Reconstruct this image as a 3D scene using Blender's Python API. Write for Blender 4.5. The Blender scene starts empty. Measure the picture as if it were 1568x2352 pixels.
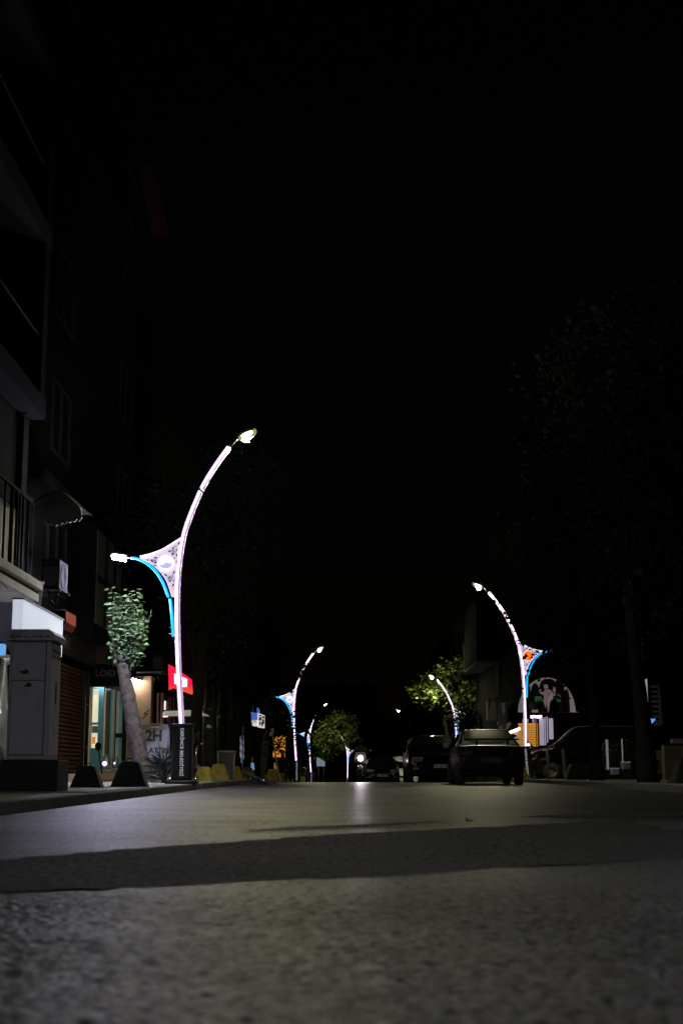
import bpy, bmesh, math, random
from mathutils import Vector, Matrix, Quaternion
import numpy as np

sc = bpy.context.scene
COL = sc.collection
R = math.radians

# ------------------------------------------------------------------ camera
PITCH = R(10.3)
CAM_Z = 0.36
cam_d = bpy.data.cameras.new('camera')
cam = bpy.data.objects.new('camera', cam_d)
COL.objects.link(cam)
cam.location = (0, 0, CAM_Z)
cam.rotation_euler = (math.pi / 2 + PITCH, 0, 0)
cam_d.sensor_fit = 'VERTICAL'
cam_d.sensor_height = 36
cam_d.sensor_width = 24
cam_d.lens = 50
cam_d.clip_start = 0.05
cam_d.clip_end = 2000
cam_d.dof.use_dof = True
cam_d.dof.focus_distance = 30
cam_d.dof.aperture_fstop = 4.2
sc.camera = cam

# ------------------------------------------------------------------ sky: night
world = bpy.data.worlds.new('World')
sc.world = world
world.use_nodes = True
wn = world.node_tree
bg = wn.nodes['Background']
sky = wn.nodes.new('ShaderNodeTexSky')
sky.sky_type = 'NISHITA'
sky.sun_disc = False
sky.sun_elevation = R(2)
sky.sun_rotation = R(200)
wn.links.new(sky.outputs[0], bg.inputs[0])
bg.inputs[1].default_value = 0.0004

sc.view_settings.view_transform = 'Standard'
sc.view_settings.look = 'None'
sc.view_settings.exposure = 0
sc.view_settings.gamma = 1
sc.view_settings.use_curve_mapping = False
sc.cycles.use_denoising = True
sc.cycles.max_bounces = 6
sc.cycles.diffuse_bounces = 3
sc.cycles.glossy_bounces = 3
sc.cycles.transmission_bounces = 6
sc.cycles.transparent_max_bounces = 12
sc.cycles.sample_clamp_indirect = 2.0
sc.cycles.sample_clamp_direct = 0
sc.cycles.caustics_reflective = False
sc.cycles.caustics_refractive = False

# ------------------------------------------------------------------ helpers
CP, SP = math.cos(PITCH), math.sin(PITCH)
FPX = 2352 * 50 / 36.0

def P(px, py, Y):
    """the point of the street at distance Y seen at (px, py) of a 1568 x 2352 view"""
    u, v = (px - 784) / FPX, (1176 - py) / FPX
    dy, dz = CP - v * SP, SP + v * CP
    k = Y / dy
    return Vector((u * k, Y, CAM_Z + dz * k))

def road_z(y):
    return 0.0 if y < 45 else -0.014 * (y - 45)

def lin(c):
    return tuple(((x / 12.92) if x <= 0.04045 else ((x + 0.055) / 1.055) ** 2.4) for x in c)

MATS = {}
def mat(name, base=(.2, .2, .2), rough=.6, var=.25, scale=8.0, bump=0.0, bscale=60.0, metal=0.0, coat=0.0, spec=.5,
        emit=None, es=0.0, stain=None, alpha=None, trans=0.0):
    if name in MATS:
        return MATS[name]
    m = bpy.data.materials.new(name)
    m.use_nodes = True
    nt = m.node_tree
    b = nt.nodes['Principled BSDF']
    b.inputs['Roughness'].default_value = rough
    b.inputs['Metallic'].default_value = metal
    b.inputs['Coat Weight'].default_value = coat
    b.inputs['Coat Roughness'].default_value = .06
    b.inputs['Specular IOR Level'].default_value = spec
    b.inputs['Transmission Weight'].default_value = trans
    tc = nt.nodes.new('ShaderNodeTexCoord')
    if var > 0:
        n = nt.nodes.new('ShaderNodeTexNoise')
        n.inputs['Scale'].default_value = scale
        n.inputs['Detail'].default_value = 6
        n.inputs['Roughness'].default_value = .65
        nt.links.new(tc.outputs['Object'], n.inputs['Vector'])
        r = nt.nodes.new('ShaderNodeValToRGB')
        r.color_ramp.elements[0].position = .3
        r.color_ramp.elements[1].position = .72
        r.color_ramp.elements[0].color = tuple(x * (1 - var) for x in base) + (1,)
        r.color_ramp.elements[1].color = tuple(min(1, x * (1 + var)) for x in base) + (1,)
        nt.links.new(n.outputs['Fac'], r.inputs['Fac'])
        out = r.outputs['Color']
        if stain:
            n2 = nt.nodes.new('ShaderNodeTexNoise')
            n2.inputs['Scale'].default_value = stain[1]
            n2.inputs['Detail'].default_value = 8
            nt.links.new(tc.outputs['Object'], n2.inputs['Vector'])
            r2 = nt.nodes.new('ShaderNodeValToRGB')
            r2.color_ramp.elements[0].position = stain[2]
            r2.color_ramp.elements[1].position = stain[2] + .08
            r2.color_ramp.elements[0].color = (0, 0, 0, 1)
            r2.color_ramp.elements[1].color = (1, 1, 1, 1)
            nt.links.new(n2.outputs['Fac'], r2.inputs['Fac'])
            mx = nt.nodes.new('ShaderNodeMixRGB')
            mx.inputs[2].default_value = tuple(stain[0]) + (1,)
            nt.links.new(r2.outputs['Color'], mx.inputs[0])
            nt.links.new(out, mx.inputs[1])
            out = mx.outputs[0]
        nt.links.new(out, b.inputs['Base Color'])
    else:
        b.inputs['Base Color'].default_value = tuple(base) + (1,)
    if bump > 0:
        nb = nt.nodes.new('ShaderNodeTexNoise')
        nb.inputs['Scale'].default_value = bscale
        nb.inputs['Detail'].default_value = 5
        nt.links.new(tc.outputs['Object'], nb.inputs['Vector'])
        bp = nt.nodes.new('ShaderNodeBump')
        bp.inputs['Strength'].default_value = bump
        bp.inputs['Distance'].default_value = .02
        nt.links.new(nb.outputs['Fac'], bp.inputs['Height'])
        nt.links.new(bp.outputs['Normal'], b.inputs['Normal'])
    if emit:
        b.inputs['Emission Color'].default_value = tuple(emit) + (1,)
        b.inputs['Emission Strength'].default_value = es
    MATS[name] = m
    return m

def link(name, mesh, m, parent=None, loc=None):
    o = bpy.data.objects.new(name, mesh)
    COL.objects.link(o)
    if m:
        mesh.materials.append(m)
    if parent:
        o.parent = parent
    if loc:
        o.location = loc
    return o

def tag(o, label=None, cat=None, group=None, kind=None):
    if label: o['label'] = label
    if cat: o['category'] = cat
    if group: o['group'] = group
    if kind: o['kind'] = kind
    return o

def thing(name, label, cat, loc=(0, 0, 0), rz=0.0, group=None):
    o = bpy.data.objects.new(name, None)
    COL.objects.link(o)
    o.location = loc
    o.rotation_euler = (0, 0, rz)
    o.empty_display_size = .1
    return tag(o, label, cat, group)

def copy_tree(o, parent=None):
    c = o.copy()
    COL.objects.link(c)
    if parent:
        c.parent = parent
    for ch in list(o.children):
        copy_tree(ch, c)
    return c

class MB:
    def __init__(s):
        s.bm = bmesh.new()
    def box(s, c, d, rz=0.0, bev=0.0, rx=0.0, ry=0.0):
        M = Matrix.Translation(c) @ Matrix.Rotation(rz, 4, 'Z') @ Matrix.Rotation(ry, 4, 'Y') @ Matrix.Rotation(rx, 4, 'X') @ Matrix.Diagonal((d[0], d[1], d[2], 1))
        r = bmesh.ops.create_cube(s.bm, size=1, matrix=M)
        if bev > 0:
            es = list({e for v in r['verts'] for e in v.link_edges})
            bmesh.ops.bevel(s.bm, geom=es, offset=bev, segments=2, affect='EDGES', profile=.5)
        return s
    def mm(s, a, b, bev=0.0):
        c = [(a[i] + b[i]) / 2 for i in range(3)]
        d = [abs(b[i] - a[i]) for i in range(3)]
        return s.box(c, d, bev=bev)
    def tube(s, pts, r, n=8, caps=True):
        pts = [Vector(p) for p in pts]
        if not isinstance(r, (list, tuple)):
            r = [r] * len(pts)
        rings = []
        up = Vector((0, 0, 1))
        prev = None
        for i, p in enumerate(pts):
            t = (pts[min(i + 1, len(pts) - 1)] - pts[max(i - 1, 0)]).normalized()
            if prev is None:
                a = t.cross(Vector((0, 1, 0)) if abs(t.y) < .9 else Vector((1, 0, 0))).normalized()
            else:
                a = (prev - t * prev.dot(t)).normalized()
            prev = a
            b = t.cross(a)
            rings.append([s.bm.verts.new(p + (a * math.cos(2 * math.pi * k / n) + b * math.sin(2 * math.pi * k / n)) * r[i]) for k in range(n)])
        for i in range(len(rings) - 1):
            for k in range(n):
                f = s.bm.faces.new((rings[i][k], rings[i][(k + 1) % n], rings[i + 1][(k + 1) % n], rings[i + 1][k]))
                f.smooth = True
        if caps:
            s.bm.faces.new(rings[0][::-1])
            s.bm.faces.new(rings[-1])
        return s
    def lathe(s, prof, M=Matrix.Identity(4), n=20):
        rings = []
        for (r, z) in prof:
            rings.append([s.bm.verts.new(M @ Vector((max(r, 1e-4) * math.cos(2 * math.pi * k / n), max(r, 1e-4) * math.sin(2 * math.pi * k / n), z))) for k in range(n)])
        for i in range(len(rings) - 1):
            for k in range(n):
                f = s.bm.faces.new((rings[i][k], rings[i][(k + 1) % n], rings[i + 1][(k + 1) % n], rings[i + 1][k]))
                f.smooth = True
        return s
    def prism(s, pts, ext):
        """polygon of 3D points pushed along ext"""
        ext = Vector(ext)
        a = [s.bm.verts.new(Vector(p)) for p in pts]
        b = [s.bm.verts.new(Vector(p) + ext) for p in pts]
        s.bm.faces.new(a)
        s.bm.faces.new(b[::-1])
        n = len(a)
        for i in range(n):
            s.bm.faces.new((a[i], b[i], b[(i + 1) % n], a[(i + 1) % n]))
        return s
    def sphere(s, c, d, u=14, v=9, rot=None):
        M = Matrix.Translation(c) @ (rot.to_4x4() if rot else Matrix.Identity(4)) @ Matrix.Diagonal((d[0] / 2, d[1] / 2, d[2] / 2, 1))
        r = bmesh.ops.create_uvsphere(s.bm, u_segments=u, v_segments=v, radius=1, matrix=M)
        for vv in r['verts']:
            for f in vv.link_faces:
                f.smooth = True
        return s
    def mesh(s, name):
        bmesh.ops.recalc_face_normals(s.bm, faces=s.bm.faces[:])
        me = bpy.data.meshes.new(name)
        s.bm.to_mesh(me)
        s.bm.free()
        return me
    def build(s, name, m, parent=None, loc=None):
        return link(name, s.mesh(name), m, parent, loc)

def text_obj(name, s, size, m, parent=None, ext=.002, M=Matrix.Identity(4), align='CENTER', sx=1.0, bold=0.0):
    cu = bpy.data.curves.new(name, 'FONT')
    cu.body = s
    cu.size = size
    cu.extrude = ext
    cu.offset = bold
    cu.align_x = align
    cu.align_y = 'CENTER'
    cu.resolution_u = 3
    t = bpy.data.objects.new(name + '_tmp', cu)
    COL.objects.link(t)
    dg = bpy.context.evaluated_depsgraph_get()
    me = bpy.data.meshes.new_from_object(t.evaluated_get(dg))
    bpy.data.objects.remove(t)
    me.transform(M @ Matrix.Diagonal((sx, 1, 1, 1)))
    me.materials.clear()
    me.name = name
    return link(name, me, m, parent)

FACE_CAM = Matrix.Rotation(math.pi / 2, 4, 'X')          # text in XZ, read from -Y
FACE_AWAY = Matrix.Rotation(math.pi, 4, 'Z') @ FACE_CAM   # read from +Y
FACE_STREET = Matrix.Rotation(math.pi / 2, 4, 'Z') @ FACE_CAM   # on a left-hand facade, read from +X

def fret_plate(name, outer, holes, ext, m, parent):
    """flat plate in XZ with real cut-outs"""
    cu = bpy.data.curves.new(name, 'CURVE')
    cu.dimensions = '2D'
    cu.fill_mode = 'BOTH'
    cu.extrude = ext
    for poly in [outer] + holes:
        sp = cu.splines.new('POLY')
        sp.points.add(len(poly) - 1)
        for i, (x, z) in enumerate(poly):
            sp.points[i].co = (x, z, 0, 1)
        sp.use_cyclic_u = True
    t = bpy.data.objects.new(name + '_tmp', cu)
    COL.objects.link(t)
    dg = bpy.context.evaluated_depsgraph_get()
    me = bpy.data.meshes.new_from_object(t.evaluated_get(dg))
    bpy.data.objects.remove(t)
    me.transform(FACE_CAM)
    me.materials.clear()
    return link(name, me, m, parent)

def leaf_arrays(centers, size, rng, flat=.5):
    n = len(centers)
    c = np.array(centers)
    d = rng.normal(size=(n, 3)); d[:, 2] = d[:, 2] * .6 - .25
    d /= np.linalg.norm(d, axis=1)[:, None]
    u = rng.normal(size=(n, 3)); u[:, 2] += flat * 2
    s = np.cross(d, u); s /= np.linalg.norm(s, axis=1)[:, None] + 1e-9
    nn = np.cross(s, d)
    L = size * rng.uniform(.6, 1.3, size=(n, 1))
    w = L * .33
    a = c; b = c + d * L * .5 + s * w + nn * L * .1
    e = c + d * L; f = c + d * L * .5 - s * w + nn * L * .1
    V = np.stack([a, b, e, f], 1).reshape(-1, 3)
    return V

def leaf_mesh(name, centers, size, seed):
    rng = np.random.default_rng(seed)
    V = leaf_arrays(centers, size, rng)
    n = len(V) // 4
    F = []
    for i in range(n):
        k = 4 * i
        F.append((k, k + 1, k + 2)); F.append((k, k + 2, k + 3))
    me = bpy.data.meshes.new(name)
    me.from_pydata(V.tolist(), [], F)
    return me

def clump_points(blobs, n, seed, clump=.35, per=14):
    rng = np.random.default_rng(seed)
    tot = sum(b[1][0] * b[1][1] * b[1][2] for b in blobs)
    out = []
    for (c, r) in blobs:
        k = max(2, int(n / per * (r[0] * r[1] * r[2]) / tot))
        for _ in range(k):
            v = rng.normal(size=3); v /= np.linalg.norm(v)
            rad = rng.uniform(.35, 1) ** .5
            q = np.array(c) + v * rad * np.array(r)
            out.append(q + rng.normal(size=(per, 3)) * clump * rng.uniform(.5, 1.2))
    return np.concatenate(out)

def set_obj_mat(o, m):
    o.material_slots[0].link = 'OBJECT'
    o.material_slots[0].material = m

# ------------------------------------------------------------------ materials
def road_material(name, base, rough, patchy, bump, speck, spec=.5):
    m = bpy.data.materials.new(name)
    m.use_nodes = True
    nt = m.node_tree
    b = nt.nodes['Principled BSDF']
    tc = nt.nodes.new('ShaderNodeTexCoord')
    def noise(s, d=4, r=.6):
        n = nt.nodes.new('ShaderNodeTexNoise')
        n.inputs['Scale'].default_value = s
        n.inputs['Detail'].default_value = d
        n.inputs['Roughness'].default_value = r
        nt.links.new(tc.outputs['Object'], n.inputs['Vector'])
        return n
    n1, n2 = noise(speck, 3, .7), noise(.55, 4, .6)
    ra = nt.nodes.new('ShaderNodeValToRGB')
    ra.color_ramp.elements[0].position = .42
    ra.color_ramp.elements[1].position = .58
    ra.color_ramp.elements[0].color = tuple(x * .22 for x in base) + (1,)
    ra.color_ramp.elements[1].color = tuple(x * 2.0 for x in base) + (1,)
    nt.links.new(n1.outputs['Fac'], ra.inputs['Fac'])
    rb = nt.nodes.new('ShaderNodeValToRGB')
    rb.color_ramp.elements[0].position = .3
    rb.color_ramp.elements[1].position = .7
    rb.color_ramp.elements[0].color = (1 - patchy,) * 3 + (1,)
    rb.color_ramp.elements[1].color = (1 + patchy,) * 3 + (1,)
    nt.links.new(n2.outputs['Fac'], rb.inputs['Fac'])
    mx = nt.nodes.new('ShaderNodeMixRGB')
    mx.blend_type = 'MULTIPLY'
    mx.inputs[0].default_value = 1
    nt.links.new(ra.outputs[0], mx.inputs[1])
    nt.links.new(rb.outputs[0], mx.inputs[2])
    nt.links.new(mx.outputs[0], b.inputs['Base Color'])
    # polish of the wheel tracks against the rough aggregate
    rr = nt.nodes.new('ShaderNodeMapRange')
    rr.inputs['To Min'].default_value = rough - .1
    rr.inputs['To Max'].default_value = rough + .12
    n3 = noise(1.3, 5, .6)
    nt.links.new(n3.outputs['Fac'], rr.inputs['Value'])
    nt.links.new(rr.outputs[0], b.inputs['Roughness'])
    # hollows between the stones are dull, worn stone tops shine
    sr = nt.nodes.new('ShaderNodeMapRange')
    sr.inputs['From Min'].default_value = .40
    sr.inputs['From Max'].default_value = .60
    sr.inputs['To Min'].default_value = spec * .05
    sr.inputs['To Max'].default_value = spec * 2.2
    nb_ = noise(speck * .55, 3, .65)
    nt.links.new(nb_.outputs['Fac'], sr.inputs['Value'])
    mm_ = nt.nodes.new('ShaderNodeMath')
    mm_.operation = 'MULTIPLY'
    nt.links.new(sr.outputs[0], mm_.inputs[0])
    nt.links.new(rb.outputs[0], mm_.inputs[1])
    nt.links.new(mm_.outputs[0], b.inputs['Specular IOR Level'])
    n4 = noise(speck * 1.1, 4, .6)
    ad = nt.nodes.new('ShaderNodeMath')
    ad.operation = 'ADD'
    n5 = noise(speck * .25, 2, .5)
    nt.links.new(n4.outputs['Fac'], ad.inputs[0])
    nt.links.new(n5.outputs['Fac'], ad.inputs[1])
    bp = nt.nodes.new('ShaderNodeBump')
    bp.inputs['Strength'].default_value = bump
    bp.inputs['Distance'].default_value = .012
    nt.links.new(ad.outputs[0], bp.inputs['Height'])
    nt.links.new(bp.outputs['Normal'], b.inputs['Normal'])
    return m

M_ROAD = road_material('worn_asphalt', (.056, .056, .0575), .42, .34, .5, 46, .40)
M_JOINT = road_material('worn_joint', (.042, .042, .042), .6, .15, .3, 50, .3)
M_PATCH = road_material('new_asphalt', (.015, .016, .018), .8, .15, .25, 50, .25)
M_SEAM = road_material('tar_seam', (.015, .015, .016), .8, .1, .3, 60, .25)
M_EARTH = mat('dark_earth', (.03, .028, .024), .9, .3, 3)
M_PAVE = mat('concrete_paving', (.30, .29, .26), .8, .2, 5, .25, 50, stain=((.10, .10, .09), 3, .6))
M_KERB = mat('kerb_concrete', (.07, .07, .068), .85, .3, 6, .3, 40)
M_POLE = mat('pole_metal', (.10, .10, .11), .35, .1, 6, metal=.8)
M_BLACK = mat('black_powder_coat', (.010, .010, .011), .6, .2, 20)
M_LETTER = mat('white_lettering', (.8, .82, .88), .5, .06, 30, emit=(.8, .86, 1), es=.4)  # painted letters given a faint glow of their own
M_LED = mat('led_strip_white', (.8, .8, .8), .4, 0, emit=(1, .86, .98), es=2.4)
M_FRINGE = mat('strip_fringe_lilac', (.8, .8, .8), .4, 0, emit=(.62, .36, .80), es=.75)
M_SEAMDK = mat('led_seam', (.25, .15, .3), .5, 0, emit=(.36, .17, .44), es=.6)
M_PANEL = mat('fret_panel_lit', (.8, .8, .85), .4, 0, emit=(.98, .86, 1.0), es=.70)
M_PANELB = mat('fret_back_lilac', (.6, .6, .7), .5, 0, emit=(.36, .33, .68), es=.7)
M_FRETDK = mat('fret_backing_plum', (.10, .06, .10), .5, .1, 20, emit=(.12, .045, .10), es=.6)
M_RIM = mat('panel_rim_lit', (.8, .8, .8), .4, 0, emit=(1, .84, .98), es=1.15)
M_MED = mat('medallion_white', (.8, .8, .8), .4, 0, emit=(1, .97, 1), es=1.3)
M_MEDO = mat('medallion_orange', (.8, .3, .1), .4, 0, emit=(1, .16, .01), es=1.3)
M_MEDP = mat('medallion_pink', (.8, .4, .4), .4, 0, emit=(1, .35, .4), es=1.3)
M_EMB = mat('emblem_lilac', (.5, .5, .7), .5, 0, emit=(.56, .55, .86), es=.95)
M_BLUE = mat('led_blue', (.1, .4, .8), .4, 0, emit=(.0, .50, 1.0), es=1.3)
M_BLUED = mat('led_blue_housing', (.02, .06, .4), .4, 0, emit=(.01, .07, .75), es=.8)
M_LENS_W = mat('lamp_lens_warm', (.9, .9, .8), .3, 0, emit=(1, .93, .50), es=9)
M_BOARD_W = mat('led_board_warm', (.9, .9, .8), .3, 0, emit=(1, .94, .56), es=7400)
M_BOARD_N = mat('led_board_neutral', (.9, .9, .8), .3, 0, emit=(1, .96, .92), es=10500)
M_BOARD_C = mat('led_board_cool', (.9, .9, .9), .3, 0, emit=(.72, .70, 1), es=2700)
M_LENS_C = mat('lamp_lens_cool', (.9, .9, .9), .3, 0, emit=(.86, .82, 1), es=9)
M_HALO_W = mat('halo_warm', (.5, .5, .4), .4, 0, emit=(1, .96, .50), es=.30)  # halo colour round the lens, glowing by itself
M_HALO_C = mat('halo_cool', (.5, .5, .5), .4, 0, emit=(.85, .84, 1), es=.16)
M_LENS_OFF = mat('lamp_lens_dark', (.25, .25, .25), .3, .05, 20)
M_HEAD = mat('lamp_head_grey', (.35, .36, .38), .45, .1, 20)
M_CHROME = mat('worn_chrome', (.6, .6, .62), .22, .1, 20, metal=1)
M_RUBBER = mat('tyre_rubber', (.015, .015, .015), .8, .2, 20)
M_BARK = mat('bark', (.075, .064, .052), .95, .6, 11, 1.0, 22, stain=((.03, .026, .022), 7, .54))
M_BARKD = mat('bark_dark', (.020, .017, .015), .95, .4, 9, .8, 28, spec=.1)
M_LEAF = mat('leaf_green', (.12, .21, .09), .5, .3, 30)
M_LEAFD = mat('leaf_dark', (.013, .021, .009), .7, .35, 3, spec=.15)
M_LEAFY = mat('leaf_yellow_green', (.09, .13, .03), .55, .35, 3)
M_YEL = mat('yellow_block_paint', (.42, .34, .05), .75, .3, 12, .3, 40, stain=((.16, .14, .06), 9, .58))
M_BLKDK = mat('unlit_block_paint', (.02, .02, .02), .8, .3, 12, .3, 40)  # dark colour standing for blocks whose faces are unlit
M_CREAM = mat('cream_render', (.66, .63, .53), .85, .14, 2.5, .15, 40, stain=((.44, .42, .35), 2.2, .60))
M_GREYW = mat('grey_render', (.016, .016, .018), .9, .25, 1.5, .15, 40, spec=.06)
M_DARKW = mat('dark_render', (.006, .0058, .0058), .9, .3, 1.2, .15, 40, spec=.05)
M_DGLASS = mat('dark_window_glass', (.008, .009, .010), .12, .05, 3, spec=.3)
M_FRAME = mat('window_frame', (.016, .016, .015), .7, .15, 8, spec=.15)
M_IRON = mat('black_iron', (.006, .006, .006), .9, .2, 12, spec=.15)
M_CAB = mat('cabinet_grey', (.52, .52, .62), .6, .15, 7, .12, 90, stain=((.27, .27, .31), 4, .62))
M_CABDK = mat('cabinet_gap', (.02, .02, .02), .7, .1, 10)
M_RUST = mat('rust_scrape', (.06, .045, .035), .8, .4, 20)
M_PLINTH = mat('plinth_concrete', (.03, .03, .03), .9, .3, 8, .2, 40)

# ------------------------------------------------------------------ ground, road, pavements
def kl(y):
    """the left kerb line: the street widens a little to the right beyond the tall lamp"""
    return -2.75 + .0178 * max(0.0, min(y, 80) - 28)

def strip(name, xs, ys, dz, m, kind='structure', wave=0.0, xcurve=True):
    V, F = [], []
    for y in ys:
        sh = -0.0036 * (min(y, 200) - 140) ** 2 if y > 140 else 0.0
        for x in xs:
            xx = kl(y) - .16 if x == KL - .16 else x
            V.append((xx + (sh if xcurve else 0), y, road_z(y) + dz))
    n = len(xs)
    for j in range(len(ys) - 1):
        for i in range(n - 1):
            a = j * n + i
            F.append((a, a + 1, a + n + 1, a + n))
    me = bpy.data.meshes.new(name)
    me.from_pydata(V, [], F)
    o = link(name, me, m)
    o['kind'] = kind
    return o

KL, KR = -2.75, 5.6
YS = list(range(-40, 25, 5)) + [28, 35, 40, 45, 50, 60, 70, 80, 90, 110, 140, 155, 170, 185, 200, 230, 260]
strip('ground', [-150, -12, 12, 150], [-60, 0, 45, 60, 140, 260, 320], -.03, M_EARTH, xcurve=False)

def make_road():
    X0, X1, Y0, Y1 = -1.45, 1.55, 1.4, 4.8
    xs = [-2.75, X0, X1, 3.6, 5.6]
    ys = sorted(set(YS + [Y0, Y1]))
    ys = [y for y in ys if not (Y0 < y < Y1)]
    V, F = [], []
    for y in ys:
        sh = -0.0036 * (min(y, 200) - 140) ** 2 if y > 140 else 0.0
        for x in xs:
            V.append((x + sh if x != KL else kl(y) + sh, y, road_z(y)))
    n = len(xs)
    for j in range(len(ys) - 1):
        for i in range(n - 1):
            if i == 1 and ys[j] == Y0:
                continue
            a = j * n + i
            F.append((a, a + 1, a + n + 1, a + n))
    # the stones of the worn surface, as relief sunk below the road level
    st = .0065
    nx, ny = int((X1 - X0) / st) + 1, int((Y1 - Y0) / st) + 1
    rng = np.random.default_rng(12)
    def blur(a, k):
        w = np.exp(-.5 * (np.arange(-3 * k, 3 * k + 1) / k) ** 2); w /= w.sum()
        a = np.apply_along_axis(lambda v: np.convolve(v, w, 'same'), 0, a)
        return np.apply_along_axis(lambda v: np.convolve(v, w, 'same'), 1, a)
    h = np.zeros((ny, nx))
    for k, amp in ((1, .95), (2, .7), (4, .35), (9, .22)):
        q = blur(rng.normal(size=(ny, nx)), k)
        h += amp * q / q.std()
    h = np.clip(h / h.std(), -2.4, 1.1)
    h = (h - 1.1) * .0017
    gx = np.linspace(X0, X1, nx); gy = np.linspace(Y0, Y1, ny)
    edge = np.minimum.outer(np.minimum((gy - Y0) / .1, (Y1 - gy) / .8), np.full(nx, 9.0))
    edge = np.minimum(edge, np.minimum((gx - X0) / .1, (X1 - gx) / .1)[None, :])
    h *= np.clip(edge, 0, 1)
    GX, GY = np.meshgrid(gx, gy)
    G3 = np.stack([GX, GY, h], -1).reshape(-1, 3)
    off = len(V)
    idx = (np.arange(ny - 1)[:, None] * nx + np.arange(nx - 1)[None, :]).reshape(-1) + off
    Q = np.stack([idx, idx + 1, idx + nx + 1, idx + nx], 1)
    V2 = np.concatenate([np.array(V), G3])
    me = bpy.data.meshes.new('road')
    F2 = np.concatenate([np.array(F), Q])
    me.vertices.add(len(V2)); me.vertices.foreach_set('co', V2.reshape(-1).astype(np.float32))
    me.loops.add(F2.size); me.loops.foreach_set('vertex_index', F2.reshape(-1).astype(np.int32))
    me.polygons.add(len(F2)); me.polygons.foreach_set('loop_start', np.arange(0, F2.size, 4, dtype=np.int32))
    me.polygons.foreach_set('use_smooth', np.ones(len(F2), dtype=bool))
    me.update(calc_edges=True); me.validate()
    o = link('road', me, M_ROAD)
    o['kind'] = 'structure'
make_road()

KL, KR = -2.75, 5.6
def pavement(name, x0, x1, kerb_x, sgn):
    p = strip(name, [x0, x1], YS, .10, M_PAVE)
    kb = MB().box((0, 0, 0), (.16, .985, .16), bev=.012).mesh('kerb_stone')
    kb.materials.append(M_KERB)
    for i in range(70):
        y = 6.5 + i
        o = bpy.data.objects.new('kerb_stone', kb)
        COL.objects.link(o)
        o.parent = p
        o.location = ((kl(y) if sgn > 0 else kerb_x) - sgn * .08, y, road_z(y) + .10 - .072 + random.Random(i).uniform(-.004, .004))
    return p
pv_l = pavement('pavement_left', -14, KL - .16, KL, 1)
pv_r = pavement('pavement_right', KR + .16, 20, KR, -1)
slab = MB().box((0, 0, 0), (.58, .58, .03), bev=.006).mesh('paving_slab')
slab.materials.append(M_PAVE)
rs = random.Random(4)
for i in range(33):
    for j in range(5):
        o = bpy.data.objects.new('paving_slab', slab)
        COL.objects.link(o)
        o.parent = pv_l
        o.location = (-3.24 - .6 * j, 17.2 + .6 * i, .10 + rs.uniform(-.004, .005))
        o.rotation_euler = (rs.uniform(-.006, .006), rs.uniform(-.006, .006), 0)

def blot(name, pts, dz, m, jag=.03, sub=14, seed=1):
    rr = random.Random(seed)
    out = []
    for i in range(len(pts)):
        a, b = Vector(pts[i]), Vector(pts[(i + 1) % len(pts)])
        for k in range(sub):
            q = a.lerp(b, k / sub)
            out.append((q.x + rr.uniform(-jag, jag), q.y + rr.uniform(-jag, jag), dz))
    bm = bmesh.new()
    f = bm.faces.new([bm.verts.new(p) for p in out])
    bmesh.ops.triangulate(bm, faces=[f])
    bmesh.ops.recalc_face_normals(bm, faces=bm.faces[:])
    me = bpy.data.meshes.new(name)
    bm.to_mesh(me); bm.free()
    if me.polygons[0].normal.z < 0:
        me.flip_normals()
    o = link(name, me, m)
    o['kind'] = 'structure'
    return o

def G(px, py):
    u, v = (px - 784) / FPX, (1176 - py) / FPX
    dz = SP + v * CP
    k = -CAM_Z / dz
    return (u * k, (CP - v * SP) * k)

blot('asphalt_patch', [(-2.5, G(0, 2058)[1] - .25), G(0, 2052), G(784, 2017), G(1568, 1970), (4.6, 6.8), (4.4, 8.2), G(1520, 1905), G(1440, 1882), G(1250, 1893), G(784, 1916), G(300, 1950), G(0, 1976), (-2.5, 5.6)], .0016, M_PATCH, .055, 14, 3)
blot('tar_seam', [G(1180, 1878), G(1330, 1868), G(1568, 1862), (5.3, 13.3), (5.3, 12.0), G(1568, 1878), G(1330, 1880)], .004, M_SEAM, .05, 8, 5)
blot('tar_joint', [G(560, 1906), G(784, 1900), G(1010, 1886), G(1010, 1889), G(784, 1904), G(560, 1912)], .004, M_JOINT, .04, 10, 8)

# ------------------------------------------------------------------ street lamps
YL = 27.0
BASE = P(418, 1801, YL)
def LP(px, py):
    q = P(px, py, YL)
    return (q.x - BASE.x, q.z - BASE.z)

def smooth(pts, k=6):
    pts = [Vector(p) for p in pts]
    out = []
    for i in range(len(pts) - 1):
        p0, p1, p2, p3 = pts[max(i - 1, 0)], pts[i], pts[i + 1], pts[min(i + 2, len(pts) - 1)]
        for j in range(k):
            t = j / k
            out.append(.5 * ((2 * p1) + (p2 - p0) * t + (2 * p0 - 5 * p1 + 4 * p2 - p3) * t * t + (3 * p1 - p0 - 3 * p2 + p3) * t ** 3))
    out.append(pts[-1])
    return out

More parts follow.
